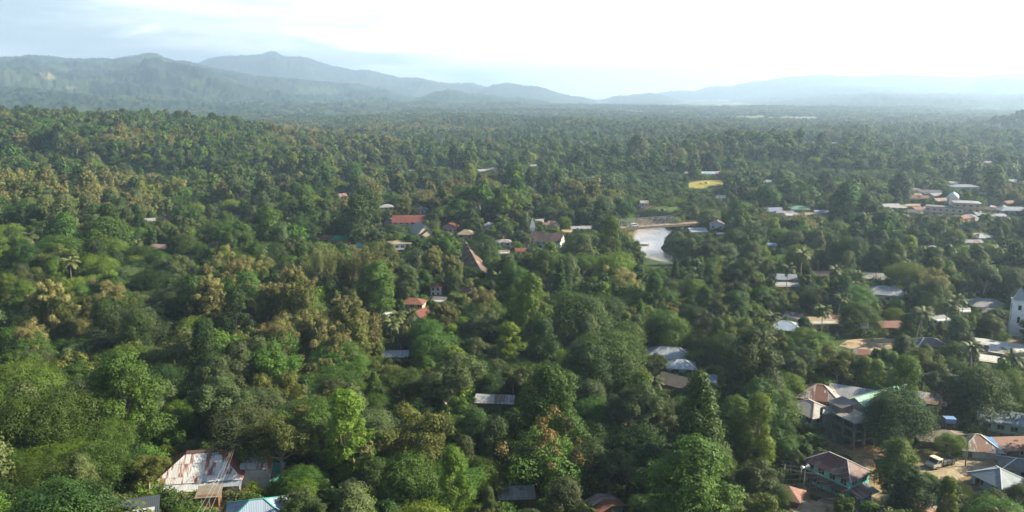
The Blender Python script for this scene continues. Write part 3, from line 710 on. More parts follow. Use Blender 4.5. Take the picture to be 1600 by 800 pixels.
def house(label, px, py, w, d, yaw, wh, roof, rh, rmat, wmat, name='house', cat='house', ov=.55, win='', h=None, group=None, cap=None, base=None, pos=None, pr=True, lm=None, door='f', frame=WHITE, pane=None, glow=0.0):
    """px, py: photo pixel of the middle of the eaves' height; yaw in degrees, ridge along local x"""
    if not pos and math.hypot(*spot(px, py, 2)[:2]) > 330 and wh < 4: w, d = w * .86, d * .86
    x, y, z = pos if pos else spot(px, py, (wh * .9 if h is None else h) * ZS)
    z = min(float(terrain(x, y)), float(np.min(terrain(np.array([x - w * .3, x + w * .3, x, x]), np.array([y, y, y - d * .4, y + d * .4]))) + .5))
    yaw = R(yaw); root = thing(name, label, cat, (x, y, z), yaw, group); root.scale = (1, 1, ZS)
    mb = MB(); mb.box(-w / 2, w / 2, -d / 2, d / 2, -1.6, wh - .02)
    if roof == 'gable':
        for s in (-1, 1):
            xx = s * w / 2; V = [(xx, -d / 2, wh - .02), (xx, d / 2, wh - .02), (xx, 0, wh + rh - .1)]
            V2 = [(xx - s * .2, *p[1:]) for p in V]; mb.add(V + V2, [(0, 1, 2), (5, 4, 3), (0, 2, 5, 3), (1, 4, 5, 2), (0, 3, 4, 1)])
    if roof == 'shed':
        Yh = d / 2 + ov; za = wh - min(rh * ov / (d / 2), .35); f = lambda yy: max(wh, za + (wh + rh - za) * (yy + Yh) / (2 * Yh) - .16); zf, zb = wh, f(d / 2)
        mb.add([(-w / 2, -d / 2 + .05, zf - .02), (w / 2, -d / 2 + .05, zf - .02), (w / 2, d / 2, zb), (-w / 2, d / 2, zb), (-w / 2, d / 2, wh - .02), (w / 2, d / 2, wh - .02)], [(0, 1, 2, 3), (0, 3, 4), (1, 5, 2), (4, 3, 2, 5), (0, 4, 5, 1)])
    mb.build('wall', wmat, root)
    if roof != 'none':
        rb = MB()
        for p, uv in roof_faces(roof, w, d, wh, rh, ov): rb.slab(p, .09, uv)
        ro = rb.build('roof', rmat, root)
        if cap is not None:
            for a, b in ridge_lines(roof, w, d, wh, rh, ov): 
                a, b = Vector(a) + Vector((0, 0, .05)), Vector(b) + Vector((0, 0, .05)); MB().bar(a, b, .20, .08).build('ridge_cap', cap, ro)
    else:
        MB().box(-w / 2 - .15, w / 2 + .15, -d / 2 - .15, d / 2 + .15, wh - .02, wh + .22).build('roof_slab', rmat, root)
    pane = pane or GLASS
    for tok in win.split():            # e.g. f3@1.0 : three windows on the front at sill height 1.0
        side, rest = tok[0], tok[1:]; n, zz = rest.split('@'); n = int(n); zz = float(zz); span = w if side in 'fb' else d
        for i in range(n): opening(root, side, (i + .5) / n * span - span / 2 + (.25 if side == door and zz < 1.6 else 0), zz, min(1.2, span / n * .5), 1.15, w, d, 'window', frame, pane, 'pane')
    if door: opening(root, door, -(w if door in 'fb' else d) * .5 + 1.1, .05, .9, 2.0, w, d, 'door', frame, WOOD, 'door_leaf')
    if base: 
        MB().box(-w / 2 - .12, w / 2 + .12, -d / 2 - .12, d / 2 + .12, -1.7, base).build('foundation', CONC, root)
    reg(root, w, d, wh, rh if roof != 'none' else .3, yaw, x, y, z, pr, lm, label); return root
def reg(root, w, d, wh, rh, yaw, x, y, z, pr=True, lm=None, label=None, low=.45):
    wh, rh = wh * ZS, rh * ZS; root.scale = (1, 1, ZS)
    HOUSES.append((x, y, math.hypot(w, d) / 2 + .4, yaw, w, d)); c, s = math.cos(yaw), math.sin(yaw); P = []
    for sx in (-1, 1):
        for sy in (-1, 1):
            for zz in (wh * low, wh, wh + rh): P.append(project(x + c * sx * w / 2 * (1 if zz <= wh else .6) - s * sy * d / 2 * (1 if zz <= wh else .6), y + s * sx * w / 2 + c * sy * d / 2, z + zz))
    P = np.array(P); 
    if pr:
        x0, y0, x1, y1 = P[:, 0].min(), P[:, 1].min(), P[:, 0].max(), P[:, 1].max(); far = math.hypot(x, y) > 200; sxx = (.24 if far else .06) * (x1 - x0)
        PROTECT.append((x0 + sxx, y0 + 1, x1 - sxx, y1 - (.42 if far else .1) * (y1 - y0), float(np.hypot(x, y))))
    LANDMARK.append((float(P[:, 0].mean()), float(P[:, 1].mean()), lm)) if lm else None
    PATCH.append((x, y, math.hypot(w, d) / 2 + 4.5, .8))

RW = m_roof((.28, .29, .30), .22, seed=1); RGREY = m_roof((.22, .235, .25), .25, seed=2); RBLUE = m_roof((.20, .29, .42), .15, seed=3); RPALEBLUE = m_roof((.20, .235, .28), .2, seed=4)
RRUST = m_roof((.20, .15, .12), .75, (.16, .065, .04), seed=5); RRED = m_roof((.135, .042, .032), .35, (.16, .045, .03), seed=6); RGREEN = m_roof((.24, .43, .33), .06, seed=7); RDGREEN = m_roof((.05, .30, .17), .08, seed=8)
RBROWN = m_roof((.085, .055, .048), .35, (.14, .08, .06), seed=9); RTAN = m_roof((.28, .235, .155), .3, (.30, .20, .11), seed=10); RDARK = m_roof((.12, .12, .125), .3, (.10, .08, .07), seed=11); RLAV = m_roof((.24, .24, .34), .12, seed=12)
RPATCH = m_roof((.38, .37, .36), .55, (.17, .075, .05), seed=13); RRED2 = m_roof((.50, .49, .48), .28, (.20, .075, .055), seed=14, sheet=.75); RTEAL = m_roof((.05, .27, .24), .1, seed=15)
RTHATCH = m_plain((.20, .17, .135), .95, .6)
WCREAM = m_wall((.46, .41, .30)); WWHITE = m_wall((.58, .58, .56)); WGREY = m_wall((.36, .36, .36)); WTEAL = m_wall((.20, .62, .57), .35, .12); WBLUE = m_wall((.34, .46, .56), .35, .25); WPINK = m_wall((.42, .29, .26)); WYEL = m_wall((.42, .32, .13))
WWOOD = m_wall((.20, .14, .085), .3, .4); WBRICK = m_wall((.36, .20, .13)); WGREEN = m_wall((.45, .53, .40), .6, .2)

def spot3(A, B, C, h):
    """eave corners left, near, right (photo pixels) at height h -> middle, yaw, width, depth of the footprint"""
    h *= ZS; xb, yb, zb = spot(*B, h); hz = zb + h
    def onz(p):
        v = ray(*p); t = (hz - CAM_Z) / v[2]; return np.array([v[0] * t, v[1] * t])
    a, b, c = onz(A), onz(B), onz(C); ab = b - a; w = np.linalg.norm(ab); u = ab / w; n = np.array([-u[1], u[0]]); d = float(np.dot(c - b, n))
    m = a + u * w / 2 + n * d / 2; return (m[0], m[1], zb), math.degrees(math.atan2(u[1], u[0])), w, d

EXTRA_PROTECT = ((716, 384, 758, 432), (832, 354, 878, 386), (620, 335, 662, 349), (643, 348, 670, 366), (673, 441, 692, 462), (632, 464, 662, 480), (644, 484, 664, 498), (598, 486, 610, 493), (593, 315, 616, 326), (612, 372, 632, 388), (696, 346, 712, 358), (716, 356, 741, 370), (516, 369, 546, 376), (1322, 615, 1345, 650), (1285, 632, 1336, 690), (1365, 448, 1407, 462), (1495, 303, 1526, 330), (1440, 312, 1492, 336), (1255, 700, 1360, 775))
def build_village():
    # ---- the near row at the road
    pos, yaw, w, d = spot3((1254, 716), (1329, 750), (1361, 734), 5.4)
    for b in EXTRA_PROTECT: PROTECT.append((*b, math.hypot(*spot((b[0] + b[2]) / 2, b[3])[:2]) - 6))
    t = house('two storey teal boarded house with rusty brown hip roof and skirt roof', 0, 0, w - .9, d - .9, yaw, 5.4, 'hip', 2.1, m_roof((0.170, 0.106, 0.098), .5, (.11, .045, .04), seed=21, sheet=.8), WTEAL, pos=pos, win='f4@3.5 r2@3.5 f2@.9 l2@3.5', cap=m_plain((.42, .36, .36), .6, .3), lm='the two storey teal house', base=.2, pane=DARK, door='f')
    W, D = w - .9, d - .9
    MB().slab([(-W / 2 - .2, -D / 2 - 1.5, 2.55), (W / 2 + .2, -D / 2 - 1.5, 2.55), (W / 2 + .2, -D / 2 - .02, 3.0), (-W / 2 - .2, -D / 2 - .02, 3.0)], .08, [(-W / 2, 1.5), (W / 2, 1.5), (W / 2, 0), (-W / 2, 0)]).build('skirt_roof', RBROWN, t)
    for i in range(5):
        xx = -W / 2 + (i + .0) * W / 4; MB().box(xx - .08, xx + .08, -D / 2 - 1.4, -D / 2 - 1.24, -1, 2.54).build('post', GREYWOOD, t)
    MB().slab([(W / 2 + .03, -D / 2 - .4, 2.9), (W / 2 + 2.6, -D / 2 - .4, 2.2), (W / 2 + 2.6, D / 2 - .6, 2.2), (W / 2 + .03, D / 2 - .6, 2.9)], .07, [(0, 0), (0, 2.6), (4, 2.6), (4, 0)]).build('lean_to_roof', RGREY, t)
    tarp = MB(); g = random.Random(4); n = 9
    V = [(W / 2 + 2.3 + .25 * math.sin(i * 1.9) * (j / 4), -D / 2 - .6 + i * .42, 2.1 - j * .5) for j in range(5) for i in range(n)]
    V2 = [(p[0] + .06, p[1], p[2]) for p in V]
    tarp.add(V + V2, [(j * n + i, j * n + i + 1, (j + 1) * n + i + 1, (j + 1) * n + i) for j in range(4) for i in range(n - 1)] + [(45 + j * n + i, 45 + (j + 1) * n + i, 45 + (j + 1) * n + i + 1, 45 + j * n + i + 1) for j in range(4) for i in range(n - 1)])
    tt = tarp.build('tarpaulin', m_plain((.03, .10, .36), .5, .3)); tt.location = t.location; tt.rotation_euler = t.rotation_euler; tt.scale = t.scale
    tag(tt, 'blue tarpaulin hanging from the lean-to of the teal house', 'tarpaulin')

    pos, yaw, w, d = spot3((1513, 736), (1566, 762), (1601, 747), 3.0); print('blue', pos, yaw, w, d)
    house('pale blue walled house with blue grey hip roof and white ridge caps by the road', 0, 0, w - 1, d - 1, yaw, 3.0, 'hip', 1.9, m_roof((0.180, 0.223, 0.259), .06, seed=22), m_wall((.30, .40, .50), .5, .2), pos=pos, win='f2@1.0 r2@1.0 l1@1.0', cap=WHITE, lm='the pale blue roadside house', base=.25, ov=.7)
    house('small house with white edged dark roof behind the pale blue house', 1594, 727, 6, 5, -20, 2.6, 'hip', 1.3, RDARK, WGREY, cap=WHITE, win='f1@1')

    # ---- long weathered house down to the camera's hill
    pos, yaw, w, d = spot3((247, 758), (334, 744), (400, 716), 3.2); yaw_h = 9
    x, y, z = spot(318, 722, 3.0)
    L = 11.4; hs = house('long weathered house with white and red rusted sheet roof on the slope', 0, 0, L, 8.0, yaw_h, 3.0, 'hip', 3.4, RRED2, m_wall((.30, .33, .33), .4, .4), pos=(x, y, z), win='f3@1.0 l2@1.0', lm='the long rusty roofed house', pane=DARK, ov=.7, door='l')
    for (p, uv), nm in ((roof_faces('hip', L, 8.0, 3.0, 3.4, .7)[1], 'rusty_hip_sheet'), (roof_faces('hip', L, 8.0, 3.0, 3.4, .7)[3], 'rusty_hip_sheet')):
        c = [sum(q[k] for q in p) / 3 for k in range(3)]
        MB().slab([tuple(c[k] + (q[k] - c[k]) * .97 + (.05 if k == 2 else (.03 if c[0] > 0 else -.03) if k == 0 else 0) for k in range(3)) for q in p], .03, uv).build(nm, m_roof((.30, .22, .19), .85, (.17, .05, .035), seed=71), hs)
    MB().slab([(-2.3, 0.02, 6.5), (2.3, 0.02, 6.5), (2.3, -.5, 6.14), (-2.3, -.5, 6.14)], .05).build('ridge_cap', m_roof((.24, .13, .10), .7, (.17, .06, .04), seed=72), hs)
    PROTECT.append((246, 742, 342, 766, math.hypot(x, y) - 5))
    MB().slab([(-L / 2 - 1.1, -4.0 - 1.9, 1.7), (1.2, -4.0 - 1.9, 1.7), (1.2, -4.0 - .35, 2.72), (-L / 2 - .7, -4.0 - .35, 2.72)], .06, [(0, 3), (8, 3), (8, 0), (0, 0)]).build('porch_roof', m_roof((0.432, 0.446, 0.446), .12, (.3, .2, .16), seed=23, sheet=.7), hs)
    MB().slab([(1.25, -4.0 - 1.6, 2.0), (L / 2 + .6, -4.0 - 1.6, 2.0), (L / 2 + .6, -4.0 - .4, 2.66), (1.25, -4.0 - .4, 2.66)], .06, [(0, 2), (6, 2), (6, 0), (0, 0)]).build('porch_roof', m_roof((0.238, 0.274, 0.317), .2, seed=24, sheet=.7), hs)
    for xx in (-L / 2 - .9, -3.4, 1.1): MB().box(xx - .07, xx + .07, -5.8, -5.66, -1.5, 1.7).build('post', GREYWOOD, hs)
    MB().slab([(L / 2 - .2, -2.4, 3.3), (L / 2 + 4.4, -2.4, 3.0), (L / 2 + 4.4, 1.6, 4.3), (L / 2 - .2, 1.6, 4.6)], .08, [(0, 4), (4.5, 4), (4.5, 0), (0, 0)]).build('side_roof', m_roof((0.475, 0.475, 0.461), .35, (.3, .09, .06), seed=25, sheet=.8), hs)
    MB().box(L / 2 + .02, L / 2 + 4.1, -2.1, 1.3, -1.4, 3.0).build('side_room', WGREY, hs)
    house('dark grey low shed roof with rusty lean-to below the long rusty house', 212, 799, 4.6, 3.0, 20, 2.0, 'shed', .8, m_roof((.05, .06, .075), .15, seed=26), WGREY, cat='shed', name='shed', door='', lm=None)
    house('blue and white painted roof with teal ridge at the foot of the picture', 403, 800, 7.4, 6, 14, 2.6, 'hip', 2.0, m_roof((0.259, 0.324, 0.418), .0, (.3, .3, .3), seed=27), WWHITE, cap=m_plain((.06, .28, .25), .6, .2), lm='the teal ridged roof', win='f1@1')
    house('small teal roofed shed behind the bushes beside the long rusty house', 414, 741, 4.2, 3.4, -4, 2.2, 'shed', .9, RTEAL, WWOOD, cat='shed', name='shed', door='')
    hut = house('brown woven bamboo hut below the long rusty house', 327, 771, 2.8, 2.2, 8, 2.3, 'shed', .5, RTHATCH, m_wall((.16, .085, .045), .16, .3), cat='hut', name='bamboo_hut', door='f', ov=.3, pr=True)
    # ---- sheds half hidden in the wood
    house('white corrugated shed roof alone among the trees in the hollow', 806, 769, 4.9, 3.4, 4, 2.0, 'gable', 1.3, m_roof((0.432, 0.432, 0.432), .10, (.28, .15, .1), seed=28, sheet=.6), WBRICK, cat='shed', name='shed', door='', lm='the lone white shed roof')
    house('rust red and white patched shed beside a thin pole frame', 945, 789, 3.4, 4.6, -62, 2.2, 'gable', .8, m_roof((0.360, 0.331, 0.302), .62, (.22, .09, .06), seed=29, sheet=1.6), WGREY, cat='shed', name='shed', door='', lm='the patched rust shed')
    house('reddish roof corner peeking out below the teal house', 1226, 770, 5, 4, -30, 2.2, 'hip', 1.4, m_roof((0.238, 0.101, 0.072), .4, seed=30), WWOOD, cat='house', door='', lm=None)
    house('small pale roofed shed in the shade of the dark road tree', 1448, 796, 3.0, 2.6, 10, 1.9, 'shed', .4, m_roof((0.302, 0.259, 0.238), .5, seed=31), WBRICK, cat='shed', name='shed', door='')
    # ---- behind the road
    pos, yaw, w, d = spot3((1232, 632), (1265, 648), (1290, 634), 3.1); print('greyL', pos, yaw, w, d)
    house('grey hip roofed house with pale walls beside the concrete frame', 0, 0, max(w, 8), max(d, 6.5), yaw, 3.0, 'hip', 1.9, m_roof((0.302, 0.302, 0.295), .22, (.35, .27, .2), seed=32), m_wall((.46, .50, .54), .5, .3), pos=pos, win='f3@1.0 r2@1.0', cap=m_plain((.45, .33, .25), .8, .3), lm='the grey hip roofed house')
    house('house with patched rusty pyramid roof behind the grey hip roof', 1281, 617, 8.5, 7.5, -25, 3.2, 'hip', 2.6, RPATCH, WWOOD, cap=m_plain((.45, .33, .25), .8, .3), lm='the rusty pyramid roof', win='f2@1')
    house('house with bright white gable roof next to the pale green roof', 1332, 616, 8.5, 7, -28, 3.4, 'gable', 1.9, RW, WWHITE, lm='the bright white gable roof', win='f2@1 r1@1')
    x, y = 77.0, 159.0; z = float(terrain(x, y))
    house('large pale mint green gable roof behind the big dark tree', 0, 0, 15.5, 9.5, 30, 5.0, 'gable', 3.4, RGREEN, WGREY, pos=(x, y, z), lm='the mint green roof', win='f4@1 f4@3.6', pr=False)
    PROTECT.append((1322, 615, 1348, 640, math.hypot(x, y))); PROTECT.append((1392, 604, 1418, 622, math.hypot(x, y)))
    frame_building()
    house('low grey thatched roof over a brown wall above the truck', 1470, 682, 8.5, 6, -14, 2.2, 'hip', 1.5, RTHATCH, WWOOD, cat='hut', name='thatched_house', lm='the grey thatched roof', door='')
    pos = spot(1527, 690, 2.4)
    p = house('house with rust streaked white pyramid roof and plain plank walls by the road', 0, 0, 6.4, 6.0, -12, 2.5, 'hip', 2.3, RPATCH, m_wall((.48, .45, .38), .45, .35), pos=pos, cap=m_plain((.5, .46, .40), .7, .3), win='r1@1', lm='the rust streaked pyramid roof', pane=DARK)
    x, y, z = pos
    bx = thing('water_tank', 'small blue box tank standing up behind the rust streaked pyramid roof', 'water tank', (x - 2.6, y + 5.5, float(terrain(x - 2.6, y + 5.5))), R(-6))
    MB().box(-.95, .95, -.75, .75, 3.9, 4.75).build('tank', m_plain((.10, .19, .36), .5, .2), bx); MB().box(-1.05, 1.05, -.85, .85, 4.75, 4.83).build('lid', m_plain((.15, .25, .42), .5, .2), bx)
    for sx in (-.8, .8):
        for sy in (-.6, .6): MB().box(sx - .08, sx + .08, sy - .08, sy + .08, -.4, 3.9).build('leg', WOOD, bx)
    PROTECT.append((1506, 656, 1528, 672, math.hypot(x, y)))
    hb = house('low brown roofed row with a blue tarpaulin edge along the road', 1582, 693, 12, 5.5, 4, 2.5, 'gable', 1.6, m_roof((0.178, 0.098, 0.072), .5, seed=33), m_wall((.18, .14, .10), .4, .4), lm='the low brown roofed row', win='f3@.9', pane=DARK)
    MB().slab([(-6.62, -3.42, 2.42), (-4.4, -3.42, 2.42), (-4.4, -.1, 4.18), (-6.62, -.1, 4.18)], .03).build('tarpaulin', m_plain((.10, .27, .55), .5, .4), hb)
    house('long pale green classroom block with blue grey roof and panel walls', 1592, 656, 14, 7, -28, 3.1, 'gable', 1.7, m_roof((0.238, 0.302, 0.360), .08, seed=34), WGREEN, name='school_building', cat='building', win='f6@1.0', frame=WCREAM, pane=DARK, lm='the pale green classroom block')
    house('white walled house with bright blue metal roof under the trees', 1500, 597, 7.5, 6, -16, 2.7, 'gable', 1.5, m_roof((0.202, 0.302, 0.446), .08, seed=35), WWHITE, win='f3@1 r1@1', pane=DARK, lm='the bright blue roof', cap=WHITE)
    house('dim grey shed roof in the shade above the thatched roof', 1452, 625, 6, 4, -30, 2.2, 'shed', .8, RGREY, WWOOD, name='shed', cat='shed', door='')
    # ---- the twin roofs in the middle wood
    house('long blue grey hip roofed house in a forest clearing', 1046, 553, 11, 7, -14, 3.0, 'hip', 2.2, m_roof((0.245, 0.281, 0.331), .15, (.5, .4, .33), seed=36), m_wall((.3, .42, .40)), win='f3@1', cap=m_plain((.12, .12, .13), .8, .2), lm='the long blue grey roof')
    house('teal walled house with small shining blue white roof beside the long one', 1064, 571, 6.2, 5.0, -8, 2.8, 'hip', 1.5, m_roof((0.374, 0.432, 0.504), .05, seed=37), WTEAL, win='f2@1', cap=WHITE, lm='the shining blue white roof')
    house('tiny blue roof poking out between two tree crowns', 1111, 592, 4.2, 4.2, 20, 2.6, 'hip', 1.0, m_roof((0.202, 0.288, 0.418), .05, seed=38), WGREY, door='', lm='the tiny blue roof')
    house('dull brown thatched roof half buried below the long blue grey roof', 1056, 597, 6.5, 5, -40, 2.0, 'gable', 2.0, RTHATCH, WWOOD, name='thatched_house', cat='hut', door='', lm=None)
    house('broken white and grey sheet roof lying deep in shade', 774, 624, 7.5, 4.5, -6, 2.1, 'gable', 1.1, m_roof((0.360, 0.374, 0.396), .4, (.16, .13, .11), seed=39, sheet=2.2), WWOOD, door='', lm='the broken grey roof', name='shed', cat='shed')
    house('faint blue grey roof deep in shade below the coconut palms', 619, 553, 5.5, 4, 4, 2.2, 'gable', 1.0, m_roof((0.216, 0.259, 0.317), .2, seed=40), WGREY, door='', lm=None)
    # ---- hamlet in the centre wood
    house('small house with deep red tiled roof and white gable wall', 655, 491, 4.8, 5.2, 55, 2.6, 'gable', 1.7, RRED, WWHITE, win='r1@1', lm='the deep red tiled roof')
    house('wooden house with brown hip roof and open veranda', 646, 472, 7, 5, -8, 2.7, 'hip', 1.5, m_roof((0.187, 0.102, 0.072), .5, seed=41), m_wall((.42, .35, .27), .3), win='f3@1', pane=DARK, lm='the brown veranda house')
    tower = house('narrow three storey house with red roof and blue grey lower walls', 682, 446, 3.3, 3.2, -6, 6.2, 'hip', 1.2, RRED, m_wall((.40, .46, .52)), h=6.4, win='f2@4.6 f2@2.6 r1@4.6', lm='the narrow red roofed house', pr=True)
    MB().slab([(-2.0, -3.0, 2.0), (2.0, -3.0, 2.0), (2.0, -1.62, 2.6), (-2.0, -1.62, 2.6)], .06).build('porch_roof', RGREY, tower)
    house('grey roofed lean-to below the narrow red roofed house', 690, 470, 5.5, 3.5, -10, 2.2, 'shed', .8, RDARK, WGREY, door='', name='shed', cat='shed')
    house('glaring white metal roof sheet among the bushes', 603, 489, 3.4, 2.6, -32, 2.2, 'shed', .5, m_roof((0.562, 0.569, 0.569), .0, seed=42), WWHITE, name='shed', cat='shed', door='', lm='the glaring white sheet roof')
    house('narrow rust brown roof beside the glaring white sheet', 580, 489, 2.4, 4.4, -20, 2.3, 'gable', 1.4, m_roof((0.245, 0.144, 0.086), .6, seed=43), WWOOD, door='', lm=None)
    house('rusty roofed house with blue wall just behind the brown topped tree', 733, 456, 5.5, 4.5, -25, 2.4, 'gable', 1.3, m_roof((0.255, 0.145, 0.102), .6, seed=44), WBLUE, lm='the rusty blue walled house', door='')
    house('orange clay roof corner under a tan topped tree', 562, 509, 4, 3.2, -15, 2.0, 'gable', 1.0, m_roof((0.259, 0.108, 0.050), .3, seed=45), WWOOD, door='')
    # long open hall with laddered brown roof running towards the viewer
    x, y, z = spot(738, 408, 3.6)
    hall = house('long brown roofed hall with purlin ladders and yellow gable running downhill', 0, 0, 24, 7.0, -72, 3.4, 'gable', 3.6, m_roof((0.110, 0.075, 0.058), .35, (.26, .16, .10), seed=46, sheet=1.6), WYEL, name='meeting_hall', cat='hall', pos=(x, y, z), win='f6@1 r2@1', lm='the long hall with laddered roof', ov=.8, pane=DARK)
    hall.rotation_euler = (0, R(17), R(-72)); hall.location.z += .6
    MB().box(-11.8, 11.8, -3.4, 3.4, -6, -1.5).build('foundation', WBRICK, hall)
    for k in range(9):
        xx = -11 + k * 2.75; MB().bar((xx, -4.15, 3.15), (xx, -.3, 7.0), .14).build('batten', GREYWOOD, hall)
    # ---- upper village
    H = lambda *a, **k: house(*a, **k)
    H('long deep red roofed building above the village', 641, 346, 17, 9, 4, 4.2, 'gable', 3.6, RRED, WGREY, name='school_building', cat='building', win='f6@1 f6@2.9', lm='the long deep red roof')
    H('grey gable fronted house joined to the end of the red roof', 611, 346, 6, 6, 80, 3.6, 'gable', 2.0, RGREY, m_wall((.40, .37, .37)), win='l1@1', lm=None)
    H('white bungalow with bright white hip roof and palms', 604, 323, 9, 7, 3, 3.0, 'hip', 1.7, RW, WWHITE, win='f3@1', lm='the white bungalow')
    H('low dark green flat roof shed among village trees', 532, 373, 12, 6, 4, 2.8, 'gable', 1.6, RDGREEN, WBRICK, win='f4@.9', lm='the dark green roof')
    H('white gabled house showing one bright wall', 533, 306, 5.5, 6, 40, 4.0, 'gable', 1.6, RPATCH, WWHITE, win='r1@1.5', lm='the bright white gabled wall')
    h2 = H('two storey white house with pillared balcony in the village', 624, 380, 9.5, 7, 10, 6.0, 'hip', 1.0, RTAN, WWHITE, h=5.4, win='f4@3.7 f3@.9', pane=DARK, lm='the pillared white house', door='f')
    MB().box(-5, 5, -5.0, -3.53, 2.95, 3.15).build('balcony', WHITE, h2)
    for i in range(4): MB().box(-4.8 + i * 3.1, -4.55 + i * 3.1, -4.95, -4.7, -1, 2.95).build('pillar', WHITE, h2)
    ch = H('chapel with steep grey and cream stepped gable roof', 658, 362, 13, 9, -62, 3.8, 'gable', 5.4, m_roof((0.302, 0.302, 0.274), .3, (.40, .34, .24), seed=47), WCREAM, name='chapel', cat='chapel', win='r2@1.2', lm='the steep gabled chapel', h=4)
    MB().slab([(6.7, -4.2, 3.2), (9.4, -4.2, 3.2), (9.4, 0, 6.7), (6.7, 0, 6.7)], .1).build('porch_roof', RTAN, ch); MB().slab([(6.7, 4.2, 3.2), (9.4, 4.2, 3.2), (9.4, 0, 6.7), (6.7, 0, 6.7)], .1).build('porch_roof', RTAN, ch)
    H('small house with red gable front between dark crowns', 704, 354, 6.5, 6, 70, 4.0, 'gable', 2.0, RRED, WPINK, win='l2@1.2 f2@1.2', lm='the red gable fronted house')
    H('pink walled house with ochre hip roof', 729, 365, 9, 7, -12, 3.2, 'hip', 2.2, RTAN, WPINK, win='f2@1', lm='the ochre hip roof')
    H('small white roof in the trees beside a palm', 765, 351, 6, 5, 6, 2.8, 'hip', 1.3, RW, WWHITE, door='', lm='the small white palm roof')
    H('low cream roofed shed next to the grey gable house', 590, 352, 5, 4, 0, 2.2, 'shed', .8, RTAN, WWOOD, name='shed', cat='shed', door='')
    H('pale two storey house with grey roof above a lower one', 787, 378, 6, 5.5, 6, 5.2, 'hip', 1.2, RGREY, WWHITE, h=4.6, win='f2@3.2 f2@1', lm='the pale tall house')
    H('low white walled annex below the pale two storey house', 786, 395, 5.5, 4.5, 4, 3.0, 'shed', .5, RGREY, WWHITE, win='f2@1', door='')
    H('small house with red sheet roof and white side', 815, 391, 6, 4.6, 10, 2.4, 'gable', 1.1, RRED, WWHITE, lm='the small red sheet roof')
    ct = H('church with dark brown roof and cream timbered gable end', 855, 374, 14.5, 9, -22, 4.6, 'gable', 4.2, RBROWN, WWHITE, name='church', cat='church', win='f5@2.6 r3@1.4 f4@.6', lm='the brown roofed church', h=4.6, pane=DARK)
    gb = MB(); 
    for a, b in (((7.3, -4.4, 4.5), (7.3, 4.4, 4.5)), ((7.3, 0, 4.5), (7.3, 0, 8.6)), ((7.3, -2.2, 4.5), (7.3, -2.2, 6.5)), ((7.3, 2.2, 4.5), (7.3, 2.2, 6.5))): gb.bar(a, b, .22)
    gb.build('timber_frame', WOOD, ct)
    x, y, z = spot(836, 372, 4); sp = thing('church_spire', 'slim white spire behind the brown roofed church', 'spire', (x - 1, y + 9, float(terrain(x - 1, y + 9))))
    MB().box(-1.1, 1.1, -1.1, 1.1, -1, 7.5).build('tower', WHITE, sp); MB().add([(-1.3, -1.3, 7.5), (1.3, -1.3, 7.5), (1.3, 1.3, 7.5), (-1.3, 1.3, 7.5), (0, 0, 12.2)], [(3, 2, 1, 0), (0, 1, 4), (1, 2, 4), (2, 3, 4), (3, 0, 4)]).build('spire_roof', WHITE, sp)
    PROTECT.append((832, 351, 840, 364, math.hypot(x, y))); HOUSES.append((x - 1, y + 9, 2, 0, 2, 2))
    H('house with weathered brown pink hip roof behind the church', 862, 351, 10, 7, -18, 3.4, 'hip', 2.0, RPATCH, WCREAM, win='f3@1', lm='the brown pink roof')
    H('white sheet roof leaning over a shed behind the spire', 841, 344, 6, 4, -18, 2.6, 'shed', 1.0, RW, WCREAM, name='shed', cat='shed', door='')
    H('row of low white roofs behind trees right of the church', 912, 356, 15, 5, 4, 2.6, 'gable', 1.2, RW, WWHITE, lm='the low white roof row', win='f4@1')
    H('yellow ochre shed wall at the end of the low white roof row', 889, 362, 7, 4, 6, 2.4, 'shed', .6, RTAN, WYEL, name='shed', cat='shed', door='')
    # ---- far scattered houses
    H('cream building with thin rusty roof line on a rise far back', 711, 262, 17, 8, 3, 4.0, 'hip', .9, RRUST, WCREAM, win='f5@1.4', name='school_building', cat='building', lm='the far cream building', door='')
